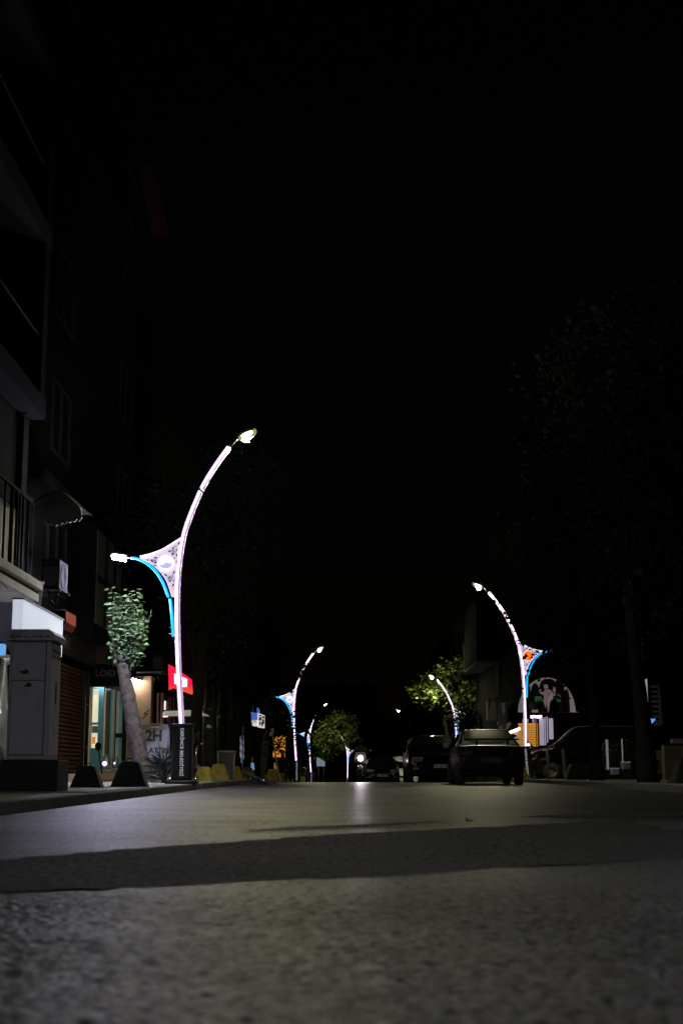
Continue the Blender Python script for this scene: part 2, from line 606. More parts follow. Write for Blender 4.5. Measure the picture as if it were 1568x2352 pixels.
def make_lamp():
    t = thing('street_lamp', '', 'street lamp')
    MB().mm((-.29, -.26, 0), (.29, .26, .075), bev=.015).build('base_plate', M_BLACK, t)
    for sx in (-.235, .235):
        for sy in (-.205, .205):
            MB().lathe([(.0, .0), (.034, 0), (.034, .03), (.02, .035), (.02, .06), (0, .062)], Matrix.Translation((sx, sy, .075)), 6).build('bolt', M_CHROME, t)
    top = LP(418, 1661)[1]
    MB().mm((-.19, -.17, .076), (.19, .17, top - .06), bev=.03).build('sleeve', M_BLACK, t)
    MB().mm((-.205, -.185, top - .059), (.205, .185, top), bev=.018).build('sleeve_cap', M_BLACK, t)
    for nm, rot, y in (('lettering', FACE_CAM, -.173), ('lettering', FACE_AWAY, .173)):
        M = Matrix.Translation((0.0, y, (top + .03) / 2 + .02)) @ rot @ Matrix.Rotation(-math.pi / 2, 4, 'Z')
        o = text_obj(nm, 'DERİNCE BELEDİYESİ', .082, M_LETTER, t, .002, M, bold=.0011)
        w = max(v.co.z for v in o.data.vertices) - min(v.co.z for v in o.data.vertices)
        zc = (top + .03) / 2 + .02
        k = .875 / w
        for v in o.data.vertices:
            v.co.z = zc + (v.co.z - zc) * k
    # curved lit pole
    path2 = [LP(*q) for q in ((418, 1662), (414.5, 1600), (411, 1530), (408.5, 1450), (408, 1370), (412, 1300), (423, 1230), (439.5, 1180), (462, 1126))]
    path3 = [LP(*q) for q in ((462, 1126), (478, 1097), (500, 1063), (526, 1027))]
    full = smooth([(x, 0, z) for x, z in path2], 5)
    tip = smooth([(x, 0, z) for x, z in path3], 5)
    MB().tube(full + tip[1:], .046, 10).build('pole', M_POLE, t)
    def offs(pts, dn, dy):
        out = []
        for i, p in enumerate(pts):
            d = (pts[min(i + 1, len(pts) - 1)] - pts[max(i - 1, 0)]).normalized()
            nrm = Vector((d.z, 0, -d.x))
            out.append(p + nrm * dn + Vector((0, dy, 0)))
        return out
    for seg in (full, tip[1:]):
        s_ = seg if seg is full else seg
        a = MB(); b = MB(); c = MB()
        for sy in (-1, 1):
            a.tube(offs(s_, -.010, sy * .030), .025, 8)
            b.tube(offs(s_, -.040, sy * .022), .014, 6)
            b.tube(offs(s_, .034, sy * .030), .014, 6)
            c.tube(offs(s_, .0185, sy * .047), .0075, 5)
        a.build('led_strip', M_LED, t)
        b.build('led_strip', M_FRINGE, t)  # lilac tubes paint the colour fringe beside the white strip
        c.build('strip_seam', M_SEAMDK, t)
    q = tip[0]
    MB().tube([q + Vector((-.012, 0, -.02)), q + Vector((.018, 0, .03))], .062, 12).build('collar', M_HEAD, t)
    # arm and main head
    e0, e1, e2 = LP(526, 1027), LP(541, 1011), LP(553, 1003)
    MB().tube([(e0[0], 0, e0[1]), (e1[0], 0, e1[1]), (e2[0], 0, e2[1])], [.03, .028, .026], 8).build('lamp_arm', M_POLE, t)
    hc = LP(567, 996)
    ang = R(27)
    rot = Matrix.Rotation(-ang, 3, 'Y')
    mb = MB()
    mb.sphere((hc[0], 0, hc[1] + .035), (.33, .34, .12), 16, 10, rot)
    mb.box((e2[0] - .01, 0, e2[1] + .025), (.12, .12, .07), ry=-ang, bev=.02)
    hd = mb.build('lamp_head', M_HEAD, t)
    MB().sphere((hc[0] + .008, 0, hc[1] - .012), (.29, .30, .15), 16, 10, rot).build('lamp_lens', M_LENS_W, hd)
    MB().sphere((hc[0] + .008, 0, hc[1] - .008), (.40, .20, .215), 18, 12, rot).build('halo_shell', M_HALO_W, hd)  # added glowing shell stands in for the halo round the lens
    # flat LED board looking straight down, so the light is cut off at the horizon
    MB().lathe([(0, -.003), (.055, -.003), (.055, 0), (0, 0)], Matrix.Translation((hc[0] - .012, 0, hc[1] - .146)), 18).build('led_board', M_BOARD_W, hd)
    # fret panel: concave triangle, tips at the second lamp, up the pole and down the pole
    A, Bv, Cv = LP(303, 1280), LP(421, 1233), LP(405.5, 1371)
    up = [LP(*p) for p in ((322, 1277.5), (345, 1272), (372, 1262), (396, 1248), (419, 1233))]
    lo = [LP(*p) for p in ((322, 1282), (345, 1291), (366, 1309), (384, 1334), (396, 1370))]
    upS = [(p.x, p.z) for p in smooth([(x, 0, z) for x, z in up], 4)]
    loS = [(p.x, p.z) for p in smooth([(x, 0, z) for x, z in lo], 4)]
    right = [LP(*p) for p in ((405.5, 1371), (405, 1335), (408, 1300), (412, 1270))]
    outer = upS + [LP(418, 1240)] + right[::-1] + [LP(402, 1371)] + loS[::-1]
    mx, mz = LP(381.5, 1293)
    mr = LP(401, 1293)[0] - mx
    holes = []
    def ell(px, py, a, b, ang):
        cx, cz = LP(px, py)
        a, b = a * .0112, b * .0118
        ca, sa = math.cos(R(ang)), math.sin(R(ang))
        holes.append([(cx + a * math.cos(th) * ca - b * math.sin(th) * sa, cz + a * math.cos(th) * sa + b * math.sin(th) * ca) for th in [2 * math.pi * k / 8 for k in range(8)]])
    for (px, py, a, b, g) in ((411, 1247, 3, 1.4, 60), (398, 1258, 2.6, 1.4, 50), (390, 1265, 3, 1.5, 25), (397, 1272, 2.4, 1.8, 60), (406.5, 1262, 2.6, 1.0, 75),
                              (406, 1274, 3, 1.3, 100), (403.5, 1254, 2.2, .9, -30), (401, 1281, 2.2, 1.0, -50), (340, 1285.5, 1.5, 1.5, 0), (349, 1287, 3, 1.6, -45),
                              (358, 1280, 3, 1.6, -20), (358, 1291, 2.2, 1.5, 30), (357, 1298, 2.6, 1.2, 10), (381, 1320, 3.2, 1.4, -30), (389, 1325, 2.4, 1.0, 40),
                              (400, 1314, 3.4, 1.4, 70), (397, 1322, 2.2, .9, -60), (391, 1334, 2.4, 1.0, 30), (400, 1332, 2.8, 1.0, 70), (398, 1343, 3, 1.6, 70), (399.5, 1353, 1.2, .8, 0),
                              (367, 1274, 1.4, .8, 20), (334, 1283, .8, .8, 0), (371, 1316, 1, .7, 0), (405.5, 1289, 2.0, 1.0, 90)):
        ell(px, py, a, b, g)
    pn = fret_plate('panel', outer, [], .012, M_PANEL, t)
    for (px, py, rad) in ((399, 1266, 8.5), (355, 1287.5, 8), (391, 1328, 9.5)):
        cx, cz = LP(px, py)
        st = []
        for k in range(16):
            rr_ = rad * .00826 * (1 if k % 2 == 0 else .5)
            st.append((cx + rr_ * math.cos(k * math.pi / 8 + .2), cz + rr_ * math.sin(k * math.pi / 8 + .2)))
        fret_plate('fret_star', st, [], .0145, M_PANELB, pn)
    for h in holes:
        fret_plate('fret_inlay', h, [], .017, M_FRETDK, pn)
    MB().tube([(x, 0, z) for x, z in upS], .020, 6).build('panel_rim', M_RIM, t)
    MB().tube([(x, 0, z) for x, z in loS], .012, 6).build('panel_rim', M_RIM, t)
    dm = MB()
    dm.lathe([(0, -.026), (mr, -.026), (mr, .026), (0, .026)], Matrix.Translation((mx, 0, mz)) @ Matrix.Rotation(math.pi / 2, 4, 'X'), 28)
    med = dm.build('medallion', M_MED, t)
    rim = MB()
    rim.tube([(mx + mr * math.cos(2 * math.pi * k / 28), -.026, mz + mr * math.sin(2 * math.pi * k / 28)) for k in range(29)], .006, 5, False)
    rim.build('medallion_rim', M_PANELB, med)
    em = MB()
    prof = [(-.78, -.22), (-.55, -.1), (-.38, -.2), (-.2, .0), (0, .16), (.15, .05), (.3, .12), (.5, -.05), (.62, .08), (.78, -.12), (.6, -.45), (.25, -.62), (-.25, -.62), (-.6, -.45)]
    em.prism([(mx + x * mr, -.033, mz + z * mr) for x, z in prof], (0, .006, 0))
    em.build('emblem', M_EMB, med)
    # blue light bars
    cur = smooth([(x, 0, z) for x, z in [LP(*p) for p in ((301, 1280.5), (318, 1283.5), (340, 1295), (359, 1313), (375, 1339), (387, 1371))]], 5)
    MB().tube(cur, .026, 8).build('blue_light_bar', M_BLUE, t)
    hous = [p + Vector((.012, .012, .022)) for p in cur]
    MB().tube(hous, .014, 6).build('blue_bar_housing', M_BLUED, t)
    gl = MB()
    for i in range(12, len(cur) - 1, 3):
        gl.tube([cur[i] + Vector((0, -.016, 0)), cur[i] + (cur[i + 1] - cur[i]) * .35 + Vector((0, -.016, 0))], .0135, 6)
    gl.build('blue_bar_clip', M_BLUED, t)
    b0, b1 = LP(390.5, 1374), LP(398, 1461)
    MB().tube([(b0[0], 0, b0[1]), ((b0[0] + b1[0]) / 2 + .012, 0, (b0[1] + b1[1]) / 2), (b1[0], 0, b1[1])], .027, 8).build('blue_light_bar', M_BLUE, t)
    MB().tube([(b0[0] + .033, .01, b0[1] - .02), ((b0[0] + b1[0]) / 2 + .045, .01, (b0[1] + b1[1]) / 2), (b1[0] + .03, .01, b1[1] + .03)], .013, 6).build('blue_bar_housing', M_BLUED, t)
    pk = LP(388, 1440)
    for dz in (0, -.12):
        MB().tube([(pk[0], 0, pk[1] + dz), (pk[0] + .14, 0, pk[1] + dz - .01)], .009, 6).build('bar_bracket', M_CHROME, t)
    # second, pavement-side head
    s0, s1 = LP(303, 1280.5), LP(291, 1279)
    MB().tube([(s0[0], 0, s0[1]), (s1[0], 0, s1[1])], .016, 6).build('lamp_arm', M_POLE, t)
    h2 = LP(274, 1276.5)
    rot2 = Matrix.Rotation(R(7), 3, 'Y')
    hd2 = MB().sphere((h2[0], 0, h2[1] + .035), (.36, .24, .07), 14, 8, rot2).build('lamp_head', M_HEAD, t)
    mb = MB()
    mb.box((h2[0], 0, h2[1] - .005), (.275, .16, .055), ry=R(7), bev=.024)
    mb.build('lamp_lens', M_LENS_C, hd2)
    MB().box((h2[0], 0, h2[1] + .0), (.345, .11, .092), ry=R(7), bev=.042).build('halo_shell', M_HALO_C, hd2)  # same halo stand-in for the cool lens
    MB().box((h2[0] + .004, 0, h2[1] - .072), (.25, .14, .004), ry=R(9)).build('led_board', M_BOARD_C, hd2)
    return t

lampG = 'street lamps with lit curved poles lining the road'
lamp1 = make_lamp()
lamp1.location = (BASE.x, YL, .10)
tag(lamp1, 'tallest lit curved street lamp, white fret panel, beside the leaning leafy tree', 'street lamp', lampG)

def place_lamp(px, Y, side, label, tilt=0.0, med=None, off=False, cool=False):
    o = copy_tree(lamp1)
    x = (px - 784) / FPX * Y
    o.location = (x, Y, road_z(Y) + .10)
    o['label'] = label
    if side > 0:
        o.rotation_euler = (0, tilt, math.pi)
    for ch in o.children:
        if med and ch.name.startswith('medallion'):
            set_obj_mat(ch, med)
            for e in ch.children:
                if e.name.startswith('emblem'):
                    set_obj_mat(e, med)
        if ch.name.startswith('lamp_head'):
            for e in ch.children:
                if e.name.startswith(('lamp_lens', 'led_board', 'halo_shell')) and (off or (not cool and e.material_slots[0].material in (M_LENS_C, M_BOARD_C, M_HALO_C))):
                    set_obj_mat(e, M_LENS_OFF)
    if Y < 10:
        for ch in o.children:
            for e in ch.children:
                if e.name.startswith('led_board') and e.material_slots[0].material == M_BOARD_W:
                    set_obj_mat(e, M_BOARD_N)
    return o
place_lamp(683, 72, -1, 'second lit curved lamp on the left, standing just left of two metal hoops')
place_lamp(716, 119, -1, 'faint distant left lamp, half lost behind the lit round tree crown', off=False)
place_lamp(1203, 48.9, 1, 'lit right-hand street lamp with orange medallion beside the parked saloon', R(3.6), M_MEDO)
place_lamp(1044, 88.7, 1, 'lit street lamp rising between the black car and saloon', R(3), None)
place_lamp(948, 127, 1, 'far lamp over the road right of the motorcycle, only its head showing', R(2), None)
place_lamp(798, 170, 1, 'short distant lamp with pink medallion left of the motorcycle headlight', R(3), M_MEDP, off=True)
# the row goes on past the camera: the lamps that light the foreground
o = place_lamp(0, 3.5, 1, 'right-hand street lamp level with the camera', R(3.6), None); o.location.x = 6.5
o = place_lamp(0, -20.0, -1, 'left-hand street lamp behind the camera', 0, None, cool=True); o.location.x = -3.0

# ------------------------------------------------------------------ foliage and trees
def trunk_part(t, pts, radii, m, name='trunk', seed=0, n=12):
    mb = MB()
    sp = smooth(pts, 6)
    rr = []
    k = len(sp)
    rnd = random.Random(seed)
    for i in range(k):
        f = i / (k - 1) * (len(radii) - 1)
        a = int(min(f, len(radii) - 2))
        rr.append((radii[a] * (1 - (f - a)) + radii[a + 1] * (f - a)) * rnd.uniform(.94, 1.06))
    mb.tube(sp, rr, n)
    for v in mb.bm.verts:
        v.co += Vector((rnd.uniform(-1, 1), rnd.uniform(-1, 1), 0)) * .012
    return mb.build(name, m, t)

# the leaning pollard with its leafy shoots
YT = 29.0
b0 = P(332, 1797, YT)
tree = thing('leaning_tree', 'pollarded tree with leaning grey trunk and column of small lit leaves', 'tree', (b0.x, YT, .10))
def TL(px, py, dy=0):
    q = P(px, py, YT)
    return Vector((q.x - b0.x, dy, q.z - .10))
trunk_part(tree, [TL(334, 1799) + Vector((0, 0, -.05)), TL(326, 1760), TL(317, 1715), TL(306, 1660), TL(297, 1610), TL(288, 1560), TL(284, 1515)], [.23, .185, .175, .16, .148, .135, .13], M_BARK, seed=2, n=14)
rnd = random.Random(11)
knob = MB()
for i in range(9):
    c = TL(284 + rnd.uniform(-9, 9), 1520 + rnd.uniform(-14, 16), rnd.uniform(-.12, .12))
    knob.sphere(c, (rnd.uniform(.1, .19),) * 3, 8, 6)
knob.build('knuckle', M_BARK, tree)
leafm = bpy.data.meshes.new('leaf')
leafm.from_pydata([(0, 0, 0), (.32, .22, .05), (.26, .62, .06), (0, 1, -.02), (-.26, .62, .06), (-.32, .22, .05), (0, .5, -.03)], [], [(0, 1, 6), (1, 2, 6), (2, 3, 6), (3, 4, 6), (4, 5, 6), (5, 0, 6)])
for p in leafm.polygons: p.use_smooth = True
leafm.materials.append(M_LEAF)
shoots = []
tw = MB()
rest = []
count = 0
spec = []
for i in range(30):
    x1 = rnd.uniform(256, 332)
    x0 = 286 + (x1 - 290) * .62 + rnd.uniform(-8, 8)
    y1 = rnd.uniform(1345, 1440) if i % 3 else rnd.uniform(1342, 1375)
    if x1 > 320: y1 = rnd.uniform(1385, 1470)
    spec.append((x0, rnd.uniform(1500, 1540), x1, y1, rnd.uniform(-.42, .35)))
spec.append((300, 1500, 352, 1415, -.1))
spec.append((292, 1505, 258, 1352, -.2))
spec.append((300, 1510, 330, 1430, -.45))
for (x0, y0, x1, y1, dy) in spec:
    a, b = TL(x0, y0, dy * .3), TL(x1, y1, dy)
    mid = (a + b) / 2 + Vector((rnd.uniform(-.08, .08), 0, .06))
    sp = smooth([a, mid, b], 8)
    tw.tube(sp, [.012 - .009 * k / (len(sp) - 1) for k in range(len(sp))], 5)
    n = 14
    for k in range(n):
        f = .12 + .88 * k / (n - 1)
        q = sp[min(int(f * (len(sp) - 1)), len(sp) - 1)]
        for side in (-1, 1):
            q2 = q + Vector((side * rnd.uniform(.01, .05), rnd.uniform(-.05, .05), rnd.uniform(-.03, .03)))
            shoots.append((q2, side))
tw.build('twigs', M_BARK, tree)
rnd.shuffle(shoots)
shoots.sort(key=lambda s: s[0].y)
for i, (q, side) in enumerate(shoots):
    if i < 290:
        o = bpy.data.objects.new('leaf', leafm)
        COL.objects.link(o)
        o.parent = tree
        o.location = q
        s = rnd.uniform(.085, .125)
        o.scale = (s, s, s)
        o.rotation_euler = (rnd.uniform(-.5, .35), rnd.uniform(-.5, .5), (-math.pi / 2 if side > 0 else math.pi / 2) + rnd.uniform(-.8, .8))
        o.rotation_euler.y = side * rnd.uniform(.1, .95)
    else:
        rest.append((q.x, q.y, q.z))
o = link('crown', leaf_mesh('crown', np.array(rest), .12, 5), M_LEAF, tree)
o['kind'] = 'stuff'

def big_tree(name, label, x, y, trunk_top, r0, blobs, nleaf, size, lm, bm_, seed, group=None, clump=.32, limbs=True, per=14, flare=1.35):
    z0 = road_z(y) + (.10 if (x < KL or x > KR) else 0)
    t = thing(name, label, 'tree', (x, y, z0), 0, group)
    tt = Vector(trunk_top) - Vector((x, y, z0))
    trunk_part(t, [(0, 0, -.1), (tt.x * .3, tt.y * .3, tt.z * .35), (tt.x * .7, tt.y * .7, tt.z * .7), tt], [r0 * flare, r0, r0 * .85, r0 * .65], bm_, seed=seed)
    rn = random.Random(seed)
    if limbs:
        mb = MB()
        for (c, r) in blobs:
            cv = Vector(c) - Vector((x, y, z0))
            for k in range(3):
                e = cv + Vector((rn.uniform(-.6, .6) * r[0], rn.uniform(-.6, .6) * r[1], rn.uniform(-.4, .6) * r[2]))
                mb.tube(smooth([tt * rn.uniform(.82, .98), (tt + e) / 2 + Vector((0, 0, .2)), e], 5), [r0 * .4 - (r0 * .4 - .012) * i / 10 for i in range(11)], 6)
        mb.build('limbs', bm_, t)
    pts = clump_points(blobs, nleaf, seed, clump, per) - np.array([x, y, z0])
    c = link('crown', leaf_mesh('crown', pts, size, seed), lm, t)
    return t

# right-hand pavement trees, crowns hanging black over the road
rg = 'plane trees on the right pavement'
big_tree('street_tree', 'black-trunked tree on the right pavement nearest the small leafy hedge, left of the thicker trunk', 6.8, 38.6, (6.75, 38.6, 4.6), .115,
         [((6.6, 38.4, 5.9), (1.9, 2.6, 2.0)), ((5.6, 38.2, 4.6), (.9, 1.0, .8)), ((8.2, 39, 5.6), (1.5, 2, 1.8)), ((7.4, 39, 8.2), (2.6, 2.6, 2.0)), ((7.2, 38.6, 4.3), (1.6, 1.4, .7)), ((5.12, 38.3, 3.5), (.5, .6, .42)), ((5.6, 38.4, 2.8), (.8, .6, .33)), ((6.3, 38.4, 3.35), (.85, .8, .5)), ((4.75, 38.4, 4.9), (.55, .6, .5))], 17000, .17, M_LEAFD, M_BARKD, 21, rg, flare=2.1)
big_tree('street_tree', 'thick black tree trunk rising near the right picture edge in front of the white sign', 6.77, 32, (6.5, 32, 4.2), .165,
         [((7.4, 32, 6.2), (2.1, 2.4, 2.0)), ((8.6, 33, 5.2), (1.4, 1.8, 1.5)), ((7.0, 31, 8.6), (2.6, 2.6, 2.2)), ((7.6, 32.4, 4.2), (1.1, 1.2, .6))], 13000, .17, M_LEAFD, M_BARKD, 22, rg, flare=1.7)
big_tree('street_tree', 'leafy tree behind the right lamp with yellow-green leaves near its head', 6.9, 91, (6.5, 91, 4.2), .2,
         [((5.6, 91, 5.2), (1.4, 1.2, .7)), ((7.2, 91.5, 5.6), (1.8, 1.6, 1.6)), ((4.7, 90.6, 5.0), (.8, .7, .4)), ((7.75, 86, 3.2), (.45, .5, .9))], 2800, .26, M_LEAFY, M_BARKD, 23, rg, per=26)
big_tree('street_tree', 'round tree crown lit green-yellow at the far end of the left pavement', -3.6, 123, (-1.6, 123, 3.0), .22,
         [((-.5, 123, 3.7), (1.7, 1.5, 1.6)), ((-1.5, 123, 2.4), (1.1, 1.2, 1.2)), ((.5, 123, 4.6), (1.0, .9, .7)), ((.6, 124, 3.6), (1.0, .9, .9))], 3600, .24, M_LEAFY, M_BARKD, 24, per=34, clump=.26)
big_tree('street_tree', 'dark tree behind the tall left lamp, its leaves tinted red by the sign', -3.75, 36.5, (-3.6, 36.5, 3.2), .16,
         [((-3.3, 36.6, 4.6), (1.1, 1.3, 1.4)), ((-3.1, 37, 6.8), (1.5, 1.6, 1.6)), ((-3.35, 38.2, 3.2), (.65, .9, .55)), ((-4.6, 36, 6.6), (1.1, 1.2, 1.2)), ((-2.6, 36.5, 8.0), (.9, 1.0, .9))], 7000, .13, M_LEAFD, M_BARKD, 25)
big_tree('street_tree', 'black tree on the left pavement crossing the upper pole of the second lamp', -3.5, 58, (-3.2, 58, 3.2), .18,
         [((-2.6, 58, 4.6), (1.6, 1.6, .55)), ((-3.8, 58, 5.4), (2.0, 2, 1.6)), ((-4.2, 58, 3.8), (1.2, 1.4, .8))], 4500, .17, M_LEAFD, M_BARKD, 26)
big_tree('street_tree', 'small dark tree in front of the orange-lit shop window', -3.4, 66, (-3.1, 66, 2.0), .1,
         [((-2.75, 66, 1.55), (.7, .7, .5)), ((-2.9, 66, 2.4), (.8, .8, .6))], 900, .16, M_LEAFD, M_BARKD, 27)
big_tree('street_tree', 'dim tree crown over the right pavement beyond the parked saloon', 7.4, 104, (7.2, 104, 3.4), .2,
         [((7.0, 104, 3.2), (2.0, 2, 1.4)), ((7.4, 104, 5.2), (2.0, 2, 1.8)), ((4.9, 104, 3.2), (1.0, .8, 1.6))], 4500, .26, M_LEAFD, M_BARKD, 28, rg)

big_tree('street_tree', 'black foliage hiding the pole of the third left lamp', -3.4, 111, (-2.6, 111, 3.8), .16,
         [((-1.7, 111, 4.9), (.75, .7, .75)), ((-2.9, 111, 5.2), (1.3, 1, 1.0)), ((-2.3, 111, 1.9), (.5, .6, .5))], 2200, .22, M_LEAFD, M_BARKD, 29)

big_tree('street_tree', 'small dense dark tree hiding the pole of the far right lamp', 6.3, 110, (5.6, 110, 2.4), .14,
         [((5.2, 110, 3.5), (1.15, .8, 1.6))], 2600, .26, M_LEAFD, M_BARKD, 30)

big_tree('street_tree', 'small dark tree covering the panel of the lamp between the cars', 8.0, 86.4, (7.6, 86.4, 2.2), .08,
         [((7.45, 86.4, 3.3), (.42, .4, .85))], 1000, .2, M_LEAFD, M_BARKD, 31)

# ------------------------------------------------------------------ left side: cabinet
YC = 17.2
c0 = P(74, 1812, YC)
cab = thing('utility_cabinet', 'tall grey steel utility cabinet with vented hood on black plinth', 'cabinet', (c0.x, YC, .10))
def CL(px, py):
    q = P(px, py, YC)
    return (q.x - c0.x, q.z - .10)
xl, xr = CL(15, 1700)[0], CL(110, 1700)[0]
zt, zb = CL(70, 1472)[1], CL(70, 1745)[1]
dpt = .62
MB().mm((xl - .06, -.03, -.05), (xr + .14, dpt + .05, zb), bev=.02).build('plinth', M_PLINTH, cab)
MB().mm((xl, 0, zb + .002), (xr, dpt, zt), bev=.008).build('body', M_CAB, cab)
hz = CL(70, 1446)[1]
hd = MB()
hd.prism([(xl - .05, -.05, zt + .004), (xr + .05, -.05, zt + .004), (xr + .05, -.05, zt + .075), (xr - .02, -.05, hz), (xl + .02, -.05, hz), (xl - .05, -.05, zt + .075)], (0, dpt + .1, 0))
hd.build('hood', M_CAB, cab)
for i in range(6):
    x = xl + .03 + i * (xr - xl - .06) / 5
    MB().box((x, -.052, zt + .045), (.055, .006, .012)).build('vent', M_CABDK, cab)
mid = CL(70, 1563)[1]
# doors, set 6 mm proud with dark gaps
MB().mm((xl + .035, -.008, mid + .006), (xr - .06, -.001, zt - .02), bev=.002).build('door', M_CAB, cab)
MB().mm((xl + .035, -.008, zb + .06), (xr - .06, -.001, mid - .004), bev=.002).build('door', M_CAB, cab)
MB().mm((xl + .029, -.004, zb + .05), (xr - .053, .001, zt - .012)).build('door_gap', M_CABDK, cab)
MB().mm((xr - .045, -.012, zb + .02), (xr - .006, -.001, zt - .01), bev=.003).build('edge_strip', M_CAB, cab)
MB().mm((xr + .001, .02, zb + .05), (xr + .008, dpt * .47, zt - .03), bev=.002).build('side_door', M_CAB, cab)
MB().mm((xr + .001, dpt * .50, zb + .05), (xr + .008, dpt - .02, zt - .03), bev=.002).build('side_door', M_CAB, cab)
for k, (ya, yb) in enumerate(((.06, dpt * .42), (dpt * .55, dpt - .06))):
    for j in range(2):
        MB().mm((xr + .0085, ya, zt - .13 - .07 * j), (xr + .014, yb, zt - .09 - .07 * j)).build('side_vent', M_CABDK, cab)
def flat_blot(px, py, w, h, seed, m, nm):
    rr = random.Random(seed)
    cx, cz = CL(px, py)
    pts = []
    for k in range(16):
        a = 2 * math.pi * k / 16
        f = rr.uniform(.45, 1.0)
        pts.append((cx + w * math.cos(a) * f, -.0095, cz + h * math.sin(a) * f))
    MB().prism(pts, (0, .001, 0)).build(nm, m, cab)
flat_blot(58, 1543, .085, .035, 3, M_RUST, 'scrape')
flat_blot(66, 1574, .05, .035, 5, M_RUST, 'sticker_trace')
rr_ = random.Random(8)
MB().prism([(xr + .0088, dpt * .56 + .075 * math.cos(a) * rr_.uniform(.7, 1), (zt + zb) / 2 + .1 + .17 * math.sin(a) * rr_.uniform(.8, 1)) for a in [2 * math.pi * k / 14 for k in range(14)]], (.001, 0, 0)).build('scrape', M_RUST, cab)

# concrete blocks on the kerb
def make_block():
    t = thing('kerb_block', '', 'concrete block')
    mb = MB()
    w, d, h = .27, .2, .36
    pts = []
    mb.prism([(-w, -d, 0), (w, -d, 0), (w * .50, -d * .6, h), (w * .38, -d * .6, h + .025), (-w * .38, -d * .6, h + .025), (-w * .50, -d * .6, h)], (0, 2 * d, 0))
    for v in mb.bm.verts:
        if v.co.z > .1:
            v.co.y = max(-d * .6, min(d * .6, v.co.y))
    o = mb.build('block_body', M_YEL, t)
    bv = o.modifiers.new('bevel', 'BEVEL'); bv.width = .018; bv.segments = 2
    lf = MB()
    lf.tube([(-.05, 0, h + .02), (-.045, 0, h + .06), (.045, 0, h + .06), (.05, 0, h + .02)], .008, 6)
    lf.build('lifting_loop', M_IRON, t)
    return t
blk = make_block()
bgp = 'concrete kerb blocks along the left pavement'
first = True
specs = [(307, 22.3, 1.05, 'black', 'large trapezoid kerb block painted dark as unlit in front of the leaning trunk'),
         (211, 20.8, .86, 'black', 'smaller kerb block painted dark as unlit between cabinet and leaning trunk'),
         (474, 33.5, .9, 'yellow', 'yellow kerb block standing closest to the tall lamp sleeve'),
         (507, 38.5, 1.12, 'yellow', 'yellow kerb block touching the left side of the litter bin'),
         (543, 42.5, 1.0, 'yellow', 'dim yellow kerb block right of the litter bin'),
         (573, 47.0, 1.0, 'yellow', 'dim yellow kerb block behind the fallen black barrier'),
         (640, 58.0, 1.3, 'yellow', 'dull ochre kerb block below the orange-lit window, left of its twin'),
         (656, 64.0, 1.3, 'yellow', 'dull ochre kerb block nearest the foot of the second lamp'),
         (697, 76.0, 1.1, 'yellow', 'yellow kerb block under the first metal hoop'),
         (715, 84.0, 1.2, 'yellow', 'yellow kerb block under the second metal hoop'),
         (1190, 47.5, 1.0, 'yellow', 'small yellow kerb block between the saloon and right lamp'),
         (1310, 41.0, 1.1, 'black', 'dark kerb block below the round wheel of the parked van'),
         (1560, 29.5, 1.2, 'black', 'dark kerb block at the right picture edge')]
for (px, Y, s, colr, lab) in specs:
    o = blk if first else copy_tree(blk)
    first = False
    x = (px - 784) / FPX * Y
    if x < 0: x = min(x, kl(Y) - .16 - .27 * s)
    o.location = (x, Y, road_z(Y) + .10)
    o.scale = (s, s, s)
    o.rotation_euler = (0, 0, random.Random(px).uniform(-.12, .12))
    tag(o, lab, 'concrete block', bgp)
    for ch in o.children:
        if ch.name.startswith('block_body'):
            set_obj_mat(ch, M_BLKDK if colr == 'black' else M_YEL)

# ------------------------------------------------------------------ left buildings
def window_on(bld, x, y0, y1, z0, z1, side, bars=1, m=M_DGLASS):
    """window on a facade in the plane x, facing the road; side +1 = left building (faces +x)"""
    f = MB()
    w = .06
    for (a, b, c, d) in ((y0, y1, z0, z0 + w), (y0, y1, z1 - w, z1), (y0, y0 + w, z0 + w, z1 - w), (y1 - w, y1, z0 + w, z1 - w)):
        f.mm((x, a, c), (x + side * .06, b, d))
    for k in range(bars):
        yc = y0 + (y1 - y0) * (k + 1) / (bars + 1)
        f.mm((x + side * .002, yc - .02, z0 + w), (x + side * .05, yc + .02, z1 - w))
    fr = f.build('window', M_FRAME, bld)
    MB().mm((x + side * .004, y0 + w, z0 + w), (x + side * .02, y1 - w, z1 - w)).build('pane', m, fr)
    return fr

XB1 = -5.0
b1 = thing('apartment_building', 'near left apartment block with barred balcony and cream slab edge', 'building')
YE = 23.4
zs0 = P(84, 1400, YE).z     # soffit band bottom
zs1 = P(84, 1366, YE).z
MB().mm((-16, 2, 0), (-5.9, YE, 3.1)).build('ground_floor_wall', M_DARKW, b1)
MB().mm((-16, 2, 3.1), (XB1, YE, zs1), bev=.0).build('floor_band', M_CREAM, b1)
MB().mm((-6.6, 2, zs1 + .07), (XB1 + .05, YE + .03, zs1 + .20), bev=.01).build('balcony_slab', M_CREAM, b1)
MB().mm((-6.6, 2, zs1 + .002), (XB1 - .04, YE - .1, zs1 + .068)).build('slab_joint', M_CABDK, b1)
ztop = zs1 + .20
